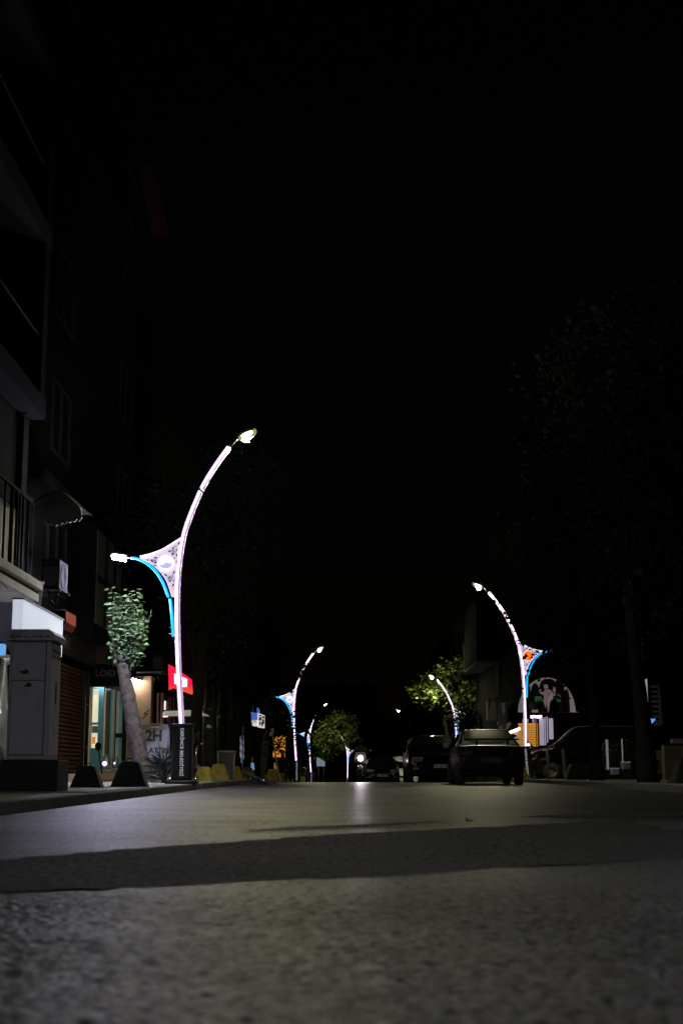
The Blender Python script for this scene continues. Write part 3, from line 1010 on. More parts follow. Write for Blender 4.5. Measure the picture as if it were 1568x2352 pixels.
# balcony back wall and end pier
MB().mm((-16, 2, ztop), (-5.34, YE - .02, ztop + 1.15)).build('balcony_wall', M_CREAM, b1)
MB().mm((-16, 2, ztop + 1.152), (-5.36, YE - .02, 6.2)).build('balcony_wall', M_DARKW, b1)  # upper wall painted dark for the shade there
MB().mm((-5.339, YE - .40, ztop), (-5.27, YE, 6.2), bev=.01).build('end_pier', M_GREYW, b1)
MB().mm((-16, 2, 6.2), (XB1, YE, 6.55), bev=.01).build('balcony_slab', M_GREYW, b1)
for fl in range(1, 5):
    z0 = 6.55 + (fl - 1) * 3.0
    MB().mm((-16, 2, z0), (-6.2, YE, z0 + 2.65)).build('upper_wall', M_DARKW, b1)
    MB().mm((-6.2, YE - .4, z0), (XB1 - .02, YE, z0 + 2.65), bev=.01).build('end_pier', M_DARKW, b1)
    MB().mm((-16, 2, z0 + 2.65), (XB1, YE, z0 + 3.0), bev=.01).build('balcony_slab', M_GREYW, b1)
    rl = MB()
    for k in range(34):
        y = 3 + k * .6
        rl.tube([(XB1 - .08, y, z0), (XB1 - .08, y, z0 + 1)], .012, 5)
    rl.tube([(XB1 - .08, 2.2, z0 + 1), (XB1 - .08, YE - .45, z0 + 1)], .02, 6)
    rl.build('balcony_railing', M_IRON, b1)
    for (ya, yb) in ((6, 8.2), (11, 13.2), (15, 17.2), (19.5, 21.7)):
        window_on(b1, -6.2, ya, yb, z0 + .3, z0 + 2.3, 1, 2)
rail_top = P(84, 1283, YE).z
railing = MB()
for k in range(16):
    y = YE - .62 - .41 * k
    hw = .016 if k % 4 != 3 else .028
    railing.mm((XB1 - .10, y - hw, ztop), (XB1 - .10 + 2 * hw, y + hw, ztop + 1.25))
railing.mm((XB1 - .11, YE - 6, ztop + 1.252), (XB1 - .06, YE - .45, ztop + 1.30))
railing.build('balcony_railing', M_IRON, b1)
q0 = P(-10, 1273, 20.0)
MB().tube([(q0.x, YE - 1.0, P(0, 1273, YE - 1).z), (XB1 + .05, YE - 1.0, P(0, 1273, YE - 1).z)], .035, 6).build('drying_pole', M_IRON, b1)
MB().tube([(-6.2, YE - .8, ztop + 2.2), (XB1 + .0, YE - .4, ztop + 2.9)], .015, 6).build('drying_pole', M_IRON, b1)
MB().tube([(-5.2, YE + .02, ztop + 1.35), (-4.6, YE + .02, ztop + 1.62)], .012, 6).build('drying_pole', M_IRON, b1)
# wires on the band
MB().tube([(XB1 + .008, YE - 3.4, zs1 - .05), (XB1 + .008, YE - 2.2, zs0 + .06)], .006, 5).build('cable', M_IRON, b1)
pipe = MB()
pq = P(95, 1370, YE + .2)
pipe.tube([(pq.x + .02, YE + .2, zs1 + .25), (pq.x, YE + .2, zs1 + .18), (pq.x - .03, YE + .2, zs1 - .1), (pq.x - .08, YE + .2, zs1 - .5), (pq.x - .09, YE + .2, .2)], .035, 8)
pipe.build('drain_pipe', M_HEAD, b1)

# white light-box sign above the cabinet
y0s, y1s = 21.3, 24.4
zt0 = P(118, 1426, y1s).z
sg = thing('shop_sign', 'long blank white lit shop sign above the grey cabinet', 'sign', (XB1 + .06, y0s, 0))
M_SIGNW = mat('white_sign_face', (.75, .77, .85), .45, .04, 3, emit=(.78, .84, 1), es=.62)
MB().mm((0, 0, zt0 - .62), (.16, y1s - y0s, zt0), bev=.006).build('sign_box', M_SIGNW, sg)
MB().mm((-.01, -.01, zt0 + .002), (.18, y1s - y0s + .01, zt0 + .03)).build('sign_trim', M_CAB, sg)
# blue-lit small sign and white van at the left edge
bs = thing('shop_sign', 'small sky-blue lit sign at the left picture edge above white van', 'sign', (0, 0, 0))
M_SKYB = mat('blue_sign_face', (.2, .5, .8), .4, .15, 3, emit=(.13, .42, .85), es=.9)
a, b = P(-14, 1480, 19.6), P(14.5, 1506, 19.6)
MB().mm((a.x, 19.5, b.z), (b.x, 19.6, a.z), bev=.02).build('sign_face', M_SKYB, bs)
MB().tube([((a.x) + .05, 19.65, b.z - .3), (a.x + .05, 19.65, a.z)], .02, 6).build('sign_arm', M_IRON, bs)

# AC unit on its bracket
ya = 25.2
aq0, aq1 = P(97, 1284, ya), P(136, 1352, ya)
ac = thing('air_conditioner', 'outdoor air-conditioning unit on bracket beyond the barred balcony', 'air conditioner', (0, 0, 0))
M_ACW = mat('ac_casing', (.013, .013, .018), .8, .12, 6, spec=.06)
MB().mm((aq0.x, ya, aq1.z), (aq1.x, ya + .8, aq0.z), bev=.015).build('casing', M_ACW, ac)
MB().mm((aq0.x + .035, ya - .006, aq1.z + .06), (aq1.x - .025, ya - .001, aq0.z - .13)).build('end_shadow_plate', M_CABDK, ac)  # dark plate painted as the shadow on the end face
MB().mm((aq0.x + .05, ya - .008, aq0.z - .095), (aq0.x + .16, ya - .001, aq0.z - .06)).build('name_plate', M_CABDK, ac)
fanp = MB()
fanp.lathe([(0, .004), (.2, .004), (.21, .012), (.22, 0)], Matrix.Translation((aq1.x + .002, ya + .32, (aq0.z + aq1.z) / 2)) @ Matrix.Rotation(math.pi / 2, 4, 'Y'), 20)
fanp.build('fan_grille', M_IRON, ac)
br = MB()
br.mm((aq0.x - .45, ya + .05, aq1.z - .05), (aq1.x + .02, ya + .10, aq1.z - .004))
br.build('bracket', M_POLE, ac)
MB().mm((aq0.x - .45, ya + .65, aq1.z - .05), (aq1.x + .06, ya + .70, aq1.z - .004)).build('bracket', M_POLE, ac)
hs = MB()
hs.tube(smooth([(aq1.x - .2, ya + .03, aq1.z - .02), (aq1.x - .15, ya + .03, aq1.z - .2), (aq1.x - .06, ya + .03, aq1.z - .28), (aq1.x - .03, ya + .03, aq1.z - .1), (aq1.x - .06, ya + .03, aq1.z - .03)], 5), .016, 6)
hs.build('hose', M_ACW, ac)

# second left building with shutter shop and teal shop
XB2 = -6.2
b2 = thing('apartment_building', 'dark left apartment block above the shuttered shop and teal doorway', 'building')
Y2a, Y2b = 25.0, 42.0
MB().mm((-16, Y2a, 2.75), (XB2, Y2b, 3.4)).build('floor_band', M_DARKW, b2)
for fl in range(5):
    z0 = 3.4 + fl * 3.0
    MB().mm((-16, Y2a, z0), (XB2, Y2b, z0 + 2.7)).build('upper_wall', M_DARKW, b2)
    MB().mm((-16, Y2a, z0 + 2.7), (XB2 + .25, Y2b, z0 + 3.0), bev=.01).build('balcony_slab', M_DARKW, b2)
    for k, (wa, wb) in enumerate(((26, 28), (29.5, 31.5), (38.5, 40.5))):
        window_on(b2, XB2, wa, wb, z0 + .7, z0 + 2.3, 1, 1)
# first-floor bay with three pale blind panes
bay_x = -5.75
MB().mm((XB2, 33.0, 3.4), (bay_x, 37.0, 6.1)).build('bay', M_DARKW, b2)
M_BLIND = mat('blind_pane', (.06, .057, .047), .7, .15, 2)
for k in range(3):
    f = MB().mm((bay_x + .001, 33.1 + 1.3 * k, 3.75), (bay_x + .02, 34.2 + 1.3 * k, 5.95)).build('blind_window', M_BLIND, b2)
    MB().mm((bay_x + .021, 33.1 + 1.3 * k, 4.75), (bay_x + .04, 34.2 + 1.3 * k, 4.9)).build('window_rail', M_IRON, f)
    MB().mm((bay_x + .0, 34.201 + 1.3 * k, 3.7), (bay_x + .06, 34.399 + 1.3 * k, 6.0)).build('mullion', M_IRON, f)
# ground floor walls of b2
MB().mm((-16, Y2a, 0), (XB2 + .0, 30.6, 2.75)).build('ground_floor_wall', M_DARKW, b2)
MB().mm((-16, 34.25, 0), (XB2 - .02, 34.6, 2.749)).build('ground_floor_wall', M_DARKW, b2)
MB().mm((-16, 40.3, 0), (XB2 - .02, Y2b, 2.749)).build('ground_floor_wall', M_DARKW, b2)
MB().mm((-16, 30.6, 0), (-10, 34.25, 2.748)).build('back_wall', M_DARKW, b2)
# shutter, one slat at a time
sh = thing('roller_shutter', 'closed brown roller shutter with orange-brown slats beside the cabinet', 'shutter', (XB2 - .02, 30.6, 0))
M_SLAT = mat('shutter_brown', (.050, .015, .006), .8, .6, 1.1, spec=.15)
sl = bpy.data.meshes.new('slat')
mbx = MB()
mbx.prism([(0, 0, 0), (.035, 0, .01), (.05, 0, .045), (.035, 0, .08), (0, 0, .09)], (0, 3.6, 0))
slm = mbx.mesh('slat'); slm.materials.append(M_SLAT)
for k in range(26):
    o = bpy.data.objects.new('slat', slm); COL.objects.link(o); o.parent = sh
    o.location = (0, .02, .30 + k * .093)
MB().mm((-.02, 3.62, .15), (.10, 3.72, 2.7)).build('guide_rail', M_FRAME, sh)
MB().mm((-.05, -.0, .10), (.16, 3.75, .29), bev=.01).build('sill', M_CREAM, sh)
# fascia board
fs = thing('fascia_sign', 'long dark fascia board with faint raised capitals above the shutter', 'sign', (XB2 + .02, 27.2, 0))
M_FASC = mat('fascia_dark', (.014, .013, .012), .8, .25, 3, spec=.1)
MB().mm((0, 0, 2.86), (.12, 9.5, 3.42), bev=.008).build('board', M_FASC, fs)
MB().mm((.0, .0, 3.425), (.16, 9.5, 3.46)).build('board_trim', M_FRAME, fs)
text_obj('lettering', 'ELEKTRİK', .42, mat('fascia_letters', (.035, .034, .03), .6, .1, 4), fs, .004, Matrix.Translation((.124, 3.2, 3.13)) @ FACE_STREET, sx=1.6)
og = thing('orange_awning', 'small rust-orange awning end beyond the white sign', 'awning', (0, 0, 0))
M_ORNG = mat('orange_fabric', (.040, .009, .002), .8, .2, 5, spec=.04)
oa = [P(*q, 26.5) for q in ((118, 1402), (152, 1402), (152, 1428), (143, 1443), (118, 1446))]
MB().prism(oa, (0, 1.0, 0)).build('awning_end', M_ORNG, og)
MB().tube([P(118, 1402, 26.45), P(152, 1402, 26.45)], .015, 6).build('awning_bar', M_IRON, og)
# scalloped awning upstairs
aw = thing('scalloped_awning', 'folded off-white awning with scalloped hem high beside the balcony', 'awning')
M_AWN = mat('awning_canvas', (.10, .097, .09), .85, .2, 5)
ay = 26.0
pts = [P(160, 1172, ay), P(178, 1150, ay), P(186, 1168, ay)] 
hem = []
n = 13
for k in range(n):
    f = k / (n - 1)
    hem.append(P(188 - 66 * f, 1190 + 16 * f + (5 if k % 2 else 0), ay + .9 * f * 0))
MB().prism([P(96, 1162, ay), P(158, 1150, ay), P(186, 1168, ay)] + hem + [P(98, 1200, ay)], (0, .05, 0)).build('valance', M_AWN, aw)
MB().prism([P(96, 1160, ay + .06), P(150, 1132, ay + .06), P(186, 1166, ay + .06)], (-.02, 1.4, .1)).build('canvas', M_AWN, aw)
MB().tube([P(96, 1162, ay + .03), P(40, 1180, ay + .03)], .015, 5).build('awning_arm', M_IRON, aw)
# red flag, very high
rf = thing('hanging_flag', 'long dull red cloth hanging high on the dark left facade', 'flag')
M_RED = mat('red_cloth', (.05, .002, .003), .8, .2, 4)
MB().prism([P(318, 380, 34), P(352, 380, 34), P(388, 540, 34), P(350, 545, 34)], (0, .03, 0)).build('cloth', M_RED, rf)
MB().tube([P(310, 378, 34.05), P(356, 378, 34.05)], .02, 6).build('flag_pole', M_IRON, rf)

# teal shop
ts = thing('teal_shop_front', 'teal framed shop doorway with lit cream interior', 'shop front')
M_TEAL = mat('teal_paint', (.13, .38, .48), .5, .12, 5)
M_INT = mat('shop_interior_cream', (.52, .48, .35), .8, .08, 4)
M_TUBE = mat('tube_lamp', (.9, .9, .9), .3, 0, emit=(1, .97, .84), es=26)
zf = .24
# interior room
MB().mm((-9.4, 34.62, zf - .14), (XB2 - .02, 40.28, zf)).build('floor', M_CREAM, ts)
MB().mm((-9.5, 34.62, zf), (-9.4, 40.28, 2.74)).build('interior_wall', M_INT, ts)
MB().mm((-9.4, 40.18, zf), (XB2 - .03, 40.28, 2.74)).build('interior_wall', M_INT, ts)
MB().mm((-9.4, 34.62, zf), (-6.6, 34.7, 2.74)).build('interior_wall', M_INT, ts)
MB().mm((-9.4, 34.62, 2.66), (XB2 - .03, 40.28, 2.74)).build('ceiling', M_INT, ts)
MB().tube([(-7.4, 36.2, 2.6), (-7.4, 39.2, 2.6)], .03, 8).build('tube_lamp', M_TUBE, ts)
# frontage along the facade
def tpost(px, Y, w, z0=zf, z1=2.5, d=.07, m=M_TEAL, nm='post', x=None):
    x = P(px, 1700, Y).x if x is None else x
    MB().mm((x, Y - d / 2, z0), (x + w, Y + d / 2, z1), bev=.006).build(nm, m, ts)
zh = P(240, 1578, 35.6).z
MB().mm((XB2 - .03, 34.6, zh), (XB2 + .05, 40.3, 2.75)).build('lintel', M_DARKW, ts)
# open door leaf facing the camera
Yd = 35.6
dx0, dx1 = P(207.5, 1700, Yd).x, P(236, 1700, Yd).x
st0 = P(224, 1700, Yd).x
lf = MB()
lf.mm((st0, Yd, zf), (dx1, Yd + .05, zh), bev=.005)
lf.mm((dx0, Yd, zf), (st0 - .001, Yd + .05, P(210, 1718, Yd).z), bev=.005)
lf.mm((dx0, Yd, P(210, 1665, Yd).z), (st0 - .001, Yd + .05, P(210, 1659, Yd).z), bev=.003)
lf.mm((dx0, Yd, zh - .05), (st0 - .001, Yd + .05, zh), bev=.003)
leaf_o = lf.build('door_leaf', M_TEAL, ts)
MB().mm((dx0, Yd + .2, zf), (st0 + .05, Yd + .22, zh - .02)).build('poster_wall', mat('glowing_cream_wall', (.7, .66, .48), .8, .08, 6, emit=(1, .93, .66), es=.62), ts)  # cream wall glows by itself in place of light falling on it
MB().mm((dx0 + .02, Yd + .17, P(210, 1708, Yd).z), (dx0 + .10, Yd + .19, P(210, 1692, Yd).z)).build('orange_poster', mat('orange_paper', (.8, .3, .05), .7, .1, 9, emit=(1, .3, .03), es=.5), ts)  # paper poster with a glow put into its colour
MB().mm((dx0 + .01, Yd + .16, P(210, 1683, Yd).z), (st0 - .005, Yd + .18, P(210, 1667, Yd).z)).build('grey_box', mat('grey_goods', (.25, .26, .22), .7, .3, 20), ts)
for (p0, p1, Y, m_) in ((238.5, 240.5, 36.0, M_INT), (251.5, 256, 36.8, M_TEAL), (256.2, 259.5, 36.8, M_INT), (259.6, 262.5, 36.8, M_TEAL), (265.5, 273, 37.4, M_INT), (273.2, 279.5, 37.4, M_TEAL), (282, 285, 38.0, M_TEAL)):
    xa, xb = P(p0, 1700, Y).x, P(p1, 1700, Y).x
    MB().mm((xa, Y, zf), (xb, Y + .05, zh), bev=.003).build('frame_post', m_, ts)
MB().mm((P(265, 1690, 37.3).x, 37.3, P(265, 1694, 37.3).z), (P(287, 1690, 37.3).x, 37.34, P(265, 1684, 37.3).z), bev=.004).build('door_bar', M_IRON, ts)
MB().mm((P(240.5, 1700, 36.4).x, 36.4, zf), (P(251.5, 1700, 36.4).x, 36.44, zh)).build('dark_pane', M_DGLASS, ts)
MB().mm((P(262.6, 1700, 37.0).x, 37.0, zf), (P(265.4, 1700, 37.0).x, 37.04, zh)).build('dark_pane', M_DGLASS, ts)
MB().mm((P(277, 1700, 37.8).x, 37.8, zf), (P(290, 1700, 37.8).x, 37.84, zh)).build('dark_pane', M_DGLASS, ts)
text_obj('lettering', 'LOID', .22, mat('dim_letters', (.06, .06, .055), .6, .1, 4), ts, .004, Matrix.Translation((P(243, 1547, 35.3).x, 35.28, P(243, 1547, 35.3).z)) @ FACE_CAM)
MB().mm((P(203, 1530, 35.3).x, 35.3, P(203, 1576, 35.3).z), (P(280, 1530, 35.3).x, 35.4, P(203, 1525, 35.3).z), bev=.01).build('name_board', M_DARKW, ts)
MB().tube([(st0 - .25, 35.45, zh + .06), (dx1 + .5, 35.45, zh + .06)], .02, 8).build('tube_lamp', mat('added_doorway_tube', (.9, .9, .9), .3, 0, emit=(.9, .97, 1), es=30), ts)  # unseen tube added behind the name board to brighten the door leaf
# step
MB().mm((XB2 + .06, 34.7, .10), (XB2 + .45, 40.2, zf - .01), bev=.01).build('step', M_CREAM, ts)

# downpipe
dp = thing('downpipe', 'thin pale downpipe on the wall left of the teal doorway', 'pipe', (0, 0, 0))
qx = P(199, 1700, 34.4)
MB().tube([(qx.x, 34.4, .12), (qx.x, 34.4, P(199, 1542, 34.4).z)], .045, 10).build('pipe', M_FRAME, dp)
for zz in (.9, 1.9):
    MB().lathe([(.046, -.02), (.056, -.02), (.056, .02), (.046, .02)], Matrix.Translation((qx.x, 34.4, zz)), 12).build('pipe_clip', M_POLE, dp)
# mop
mp = thing('mop', 'dark broom handle leaning by the teal doorway', 'broom')
MB().tube([P(236, 1788, 34.0), P(226, 1716, 34.1)], .016, 6).build('handle', M_IRON, mp)
MB().sphere(P(226, 1714, 34.1), (.16, .1, .2), 8, 6).build('brush', M_IRON, mp)
# lanterns
def lantern(px, py, Y, w, h, label, lit):
    q = P(px, py, Y)
    t = thing('lantern', label, 'lantern', (q.x, Y, q.z), 0, 'glass lanterns on the shop step')
    M_GL = mat('lantern_glass', (.55, .57, .62), .1, 0, alpha=None, trans=.9)
    M_LB = mat('lantern_base', (.5, .5, .58), .5, .3, 40)
    M_LF = mat('lantern_bulb', (.9, .9, .9), .3, 0, emit=(1, .82, 1), es=14)
    MB().lathe([(0, 0), (w * .5, 0), (w * .55, h * .18), (w * .5, h * .2), (0, h * .2)], n=16).build('base', M_LB, t)
    MB().lathe([(w * .42, h * .2), (w * .46, h * .4), (w * .44, h * .8), (w * .2, h * .95), (w * .12, h), (w * .1, h * .99), (w * .18, h * .93), (w * .42, h * .79), (w * .44, h * .4), (w * .4, h * .21)], n=16).build('glass', M_GL, t)
    b = MB().sphere((-w * .1, -w * .1, h * .52), (lit, lit, lit * 1.05), 10, 8).build('bulb', M_LF, t)
    MB().tube([(-w * .1, -w * .1, h * .2), (-w * .1, -w * .1, h * .45)], .012, 6).build('candle', M_LB, t)
    return t
lantern(243, 1776, 34.6, .26, .44, 'larger glass lantern with bright round flame at the teal doorway', .11)
lantern(265, 1771, 35.0, .20, .36, 'smaller glass lantern with slim flame right of the bigger one', .05)
# ramp
rp = thing('wooden_ramp', 'tan plywood ramp leading up to the teal doorway', 'ramp')
M_PLY = mat('plywood', (.30, .20, .10), .7, .15, 5)
MB().prism([(-6.1, 32.6, .13), (-4.9, 32.6, .13), (-4.9, 32.62, .15), (-5.45, 34.6, .30), (-6.1, 34.6, .30)], (0, 0, .03)).build('deck', M_PLY, rp)
MB().prism([(-6.0, 32.7, .105), (-6.0, 34.5, .105), (-6.0, 34.5, .29)], (.05, 0, 0)).build('bearer', M_PLY, rp)

# cream pilaster building end with wall lamp
b3 = thing('corner_building', 'cream rendered pilaster wall lit by a small wall lamp behind the tree', 'building')
Y3 = 41.0
M_TAN = mat('tan_render', (.50, .40, .27), .85, .15, 3, .2, 30)
px0, px1 = P(297, 1700, Y3).x, P(345, 1700, Y3).x
zl = P(313, 1553, Y3).z
MB().mm((px0, Y3, 0), (px1, Y3 + .8, zl), bev=.01).build('pilaster', M_TAN, b3)
MB().mm((px0, Y3 - .02, zl + .002), (px1, Y3 + .8, 5.2), bev=.01).build('unlit_upper_pier', M_DARKW, b3)  # dark colour stands for the unlit wall above the lamp
MB().mm((P(287, 1700, Y3 - .3).x, Y3 - .3, 0), (px0 - .003, Y3 + .6, 2.6)).build('side_pier', M_TAN, b3)
MB().mm((px1 + .001, Y3 + .5, 0), (P(372, 1700, Y3 + .5).x, Y3 + .6, 2.9)).build('recess', M_DARKW, b3)
for (a_, b_) in ((358.5, 363), (367, 372)):
    MB().mm((P(a_, 1700, Y3 + .3).x, Y3 + .3, .1), (P(b_, 1700, Y3 + .3).x, Y3 + .48, P(360, 1590, Y3).z)).build('door_jamb', M_TAN, b3)
MB().mm((-16, Y3 + .9, 0), (-5.75, 46, 14)).build('wall', M_DARKW, b3)
kn = MB()
kn.tube(smooth([P(352, 1733, Y3 - .05) + Vector((-.35, 0, 1.0)), P(340, 1640, Y3 - .05), P(331, 1640, Y3 - .05), P(345, 1630, Y3 - .05)], 5), .012, 5)
kn.build('cable', M_IRON, b3)
wl = thing('wall_lamp', 'small pink-white wall lamp glowing on the cream pilaster', 'lamp', (0, 0, 0))
q = P(313, 1563, Y3 - .22)
M_WL = mat('wall_lamp_lens', (.9, .9, .9), .3, 0, emit=(1, .78, .66), es=75)
MB().box((q.x, q.y, q.z), (.27, .1, .075), ry=R(14), bev=.03).build('lens', M_WL, wl)
MB().box((q.x, q.y + .06, q.z + .06), (.3, .2, .05), ry=R(14), bev=.02).build('lamp_hood', M_FRAME, wl)
# upstairs AC seen behind
ac2 = copy_tree(ac)
ac2.location = (P(365, 1500, 41).x - aq0.x - .1, 15.2, P(365, 1540, 40.2).z - aq1.z)
ac2['label'] = 'dim air-conditioning unit on the wall behind the leafy tree'

# red glass shopfront, its reflections made as glowing bars
rsf = thing('red_shop_front', 'dark red framed shop window with white tube reflections', 'shop front')
M_REDW = mat('red_wood', (.16, .03, .025), .4, .2, 4)
yr = 43.5
for (a_, b_) in ((372, 375), (383, 386), (388, 391), (396, 398)):
    MB().mm((P(a_, 1700, yr).x, yr, .1), (P(b_, 1700, yr).x, yr + .08, P(380, 1600, yr).z)).build('frame_post', M_REDW, rsf)
MB().mm((P(372, 1700, yr).x, yr + .1, .1), (P(398, 1700, yr).x, yr + .14, P(380, 1595, yr).z)).build('pane', mat('red_dark_glass', (.05, .008, .01), .15, .1, 3), rsf)
M_REFLW = mat('bright_reflection', (.9, .9, .9), .3, 0, emit=(1, .95, 1), es=2.5)  # glowing bars painted as lamp reflections in the glass
for (xa, xb, ya_, yb_) in ((372.5, 385, 1635, 1639.5), (372.5, 378.3, 1641, 1647), (379, 385, 1641, 1646.5), (378, 380, 1610, 1630)):
    MB().mm((P(xa, ya_, yr - .1).x, yr - .1, P(xa, yb_, yr - .1).z), (P(xb, ya_, yr - .1).x, yr - .07, P(xa, ya_, yr - .1).z)).build('glass_reflection', M_REFLW, rsf)
for (a_, s_) in ((376, 1), (381.5, .8), (384, .6)):
    MB().mm((P(a_, 1690, yr - .1).x, yr - .1, P(a_, 1708, yr).z), (P(a_ + 1.6 * s_, 1690, yr - .1).x, yr - .08, P(a_, 1670, yr).z)).build('glass_reflection', mat('dim_reflection', (.8, .8, .8), .3, 0, emit=(.8, .6, .95), es=.55), rsf)

# red glowing sign
rsn = thing('red_sign', 'glowing red box sign with white centre behind the tall lamp pole', 'sign')
M_RSIGN = bpy.data.materials.new('red_sign_face')
M_RSIGN.use_nodes = True
nt = M_RSIGN.node_tree
bb = nt.nodes['Principled BSDF']
tc = nt.nodes.new('ShaderNodeTexCoord'); sx = nt.nodes.new('ShaderNodeSeparateXYZ')
nt.links.new(tc.outputs['Generated'], sx.inputs[0])
rp_ = nt.nodes.new('ShaderNodeValToRGB')
rp_.color_ramp.elements[0].color = (1, .13, .02, 1); rp_.color_ramp.elements[0].position = .02
rp_.color_ramp.elements[1].color = (1, .006, .07, 1); rp_.color_ramp.elements[1].position = .30
nt.links.new(sx.outputs['Z'], rp_.inputs['Fac'])
nt.links.new(rp_.outputs[0], bb.inputs['Emission Color'])
bb.inputs['Emission Strength'].default_value = .85
bb.inputs['Base Color'].default_value = (.5, .02, .03, 1)
yb = 39.0
rc = [P(386.5, 1525.5, yb), P(400, 1532, yb), P(441, 1561, yb), P(443.5, 1592, yb), P(441, 1594, yb), P(398, 1579, yb), P(388, 1584, yb)]
MB().prism(rc, (-.03, .3, 0)).build('sign_box', M_RSIGN, rsn)
wc = [P(400.5, 1547, yb - .02), P(430, 1560, yb - .02), P(429, 1580, yb - .02), P(401, 1570, yb - .02)]
M_RW = mat('sign_white_patch', (.9, .9, .9), .3, 0, emit=(1, .82, .68), es=2.4)
MB().prism(wc, (0, .015, 0)).build('sign_patch', M_RW, rsn)
MB().tube([P(392, 1545, yb + .6), P(372, 1545, yb + .7)], .03, 6).build('sign_arm', M_IRON, rsn)
for (a_, s_) in ((453.5, 4), (461, 6)):
    MB().sphere(P(a_, 1560.5, 39.3), (.07, .05, .1), 8, 6).build('indicator_lamp', mat('orange_indicator', (.9, .3, .1), .3, 0, emit=(1, .22, .03), es=1.4), rsn)
# red sign glow on the facade wall, painted as a dark red panel
rv = thing('red_glow_panel', 'red sign glow painted as a dark banner behind the tall lamp pole', 'glow_panel')
MB().mm((P(420, 1400, 44).x, 44, P(420, 1540, 44).z), (P(447, 1400, 44).x, 44.04, P(420, 1290, 44).z)).build('cloth', mat('painted_red_glow', (.16, .006, .010), .85, .3, 6), rv)
MB().tube([P(416, 1289, 44.02), P(450, 1289, 44.02)], .02, 6).build('glow_panel_bar', M_IRON, rv)

# cafe canopy
cp = thing('cafe_canopy', 'white flat cafe canopy edge behind the black lamp sleeve', 'canopy')
M_CANV = mat('white_canvas', (.75, .76, .72), .8, .08, 5, emit=(.8, .85, .72), es=.18)  # canvas glows faintly by itself, as if lit
yk = 37.0
z1 = P(440, 1636, yk).z
xa, xb = P(373, 1640, yk).x, P(474, 1640, yk).x
cm = MB()
cm.prism([(xa, yk, z1 - .02), (xb, yk, z1 - .07), (xb - .05, yk, z1 - .03), (xb - .45, yk, z1 + .06), (xa + .05, yk, z1 + .03)], (0, 1.0, 0))
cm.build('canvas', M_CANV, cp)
MB().mm((xa, yk - .03, z1 - .10), (xa + (xb - xa) * .8, yk - .005, z1 - .045), bev=.004).build('valance', M_CANV, cp)
MB().tube([(xb - .2, yk + .5, .1), (xb - .2, yk + .5, z1)], .03, 8).build('canopy_pole', M_POLE, cp)
sp = thing('sign_post', 'thin dark post with bright tip right of the cafe canopy', 'post')
qp = P(468, 1700, 39)
MB().tube([(qp.x, 39, .1), (qp.x, 39, P(468, 1530, 39).z)], .035, 8).build('post', M_POLE, sp)
MB().lathe([(.036, -.05), (.06, -.03), (.06, .02), (.036, .05)], Matrix.Translation((qp.x, 39, P(468, 1638, 39).z)), 10).build('post_clamp', M_CHROME, sp)
sp2 = copy_tree(sp)
sp2.location = (P(500, 1700, 42).x - qp.x * 1.0, 3.0, 0)
sp2['label'] = 'second thin dark post left of the litter bin'

# 2H A-board
yA = 30.5
ab0 = P(357, 1796, yA)
ab = thing('sandwich_board', 'white sandwich board lettered 2H behind the leaning trunk', 'sign', (ab0.x, yA, .10))
def AL(px, py):
    q = P(px, py, yA)
    return (q.x - ab0.x, q.z - .10)
x0, zt_ = AL(322, 1665); x1, _ = AL(391, 1665); _, zb_ = AL(322, 1790)
M_ABW = mat('board_white', (.22, .24, .29), .5, .08, 8)
M_ABF = mat('board_frame', (.16, .16, .20), .5, .15, 8)
def board(yoff, rot):
    pr = MB()
    out = [(x0 - .03, -.0, zb_), (x1 + .02, 0, zb_), (x1 - .01, 0, zt_ - .13), (x1 - .05, 0, zt_ + .0), (x1 - .18, 0, zt_ + .03), (x0 + .28, 0, zt_ + .04), (x0 + .17, 0, zt_ + .02), (x0 + .02, 0, zt_ - .02), (x0 - .01, 0, zt_ - .08)]
    pr.prism(out, (0, .035, 0))
    return pr
fr = board(0, 0).build('frame', M_ABF, ab)
pw = MB()
pw.prism([(x0 + .02, -.006, zb_ + .06), (x1 - .03, -.006, zb_ + .06), (x1 - .045, -.006, zt_ - .13), (x1 - .09, -.006, zt_ - .105), (x0 + .06, -.006, zt_ - .105), (x0 + .03, -.006, zt_ - .13)], (0, .005, 0))
pw.build('panel', M_ABW, ab)
hdl = MB(); hx = (x0 + x1) / 2
hdl.box((hx, -.005, zt_ - .045), (.18, .012, .035), bev=.005)
hdl.build('handle', mat('handle_light', (.4, .4, .45), .5, .1, 8), ab)
MB().mm((hx - .08, -.004, zt_ - .025), (hx + .09, .001, zt_ - .002)).build('handle_slot', M_CABDK, ab)
M_ABT = mat('board_letters', (.030, .008, .010), .6, .1, 8)
text_obj('lettering', '2H', .315, M_ABT, ab, .001, Matrix.Translation((AL(354, 1690)[0], -.0085, AL(354, 1691)[1])) @ FACE_CAM, bold=.012, sx=.92)
text_obj('lettering', 'LATTIN', .15, M_ABT, ab, .001, Matrix.Translation((AL(362, 1722)[0], -.0085, AL(358, 1724)[1])) @ FACE_CAM, bold=.006)
text_obj('lettering', 'LOSU', .15, M_ABT, ab, .001, Matrix.Translation((AL(352, 1722)[0], -.0085, AL(358, 1757)[1])) @ FACE_CAM, bold=.006)
MB().prism([(x0, .04, zb_), (x1, .04, zb_), (x1 - .03, .04, zt_ - .1), (x0 + .03, .04, zt_ - .1)], (0, .02, 0)).build('rear_leg', M_ABF, ab)
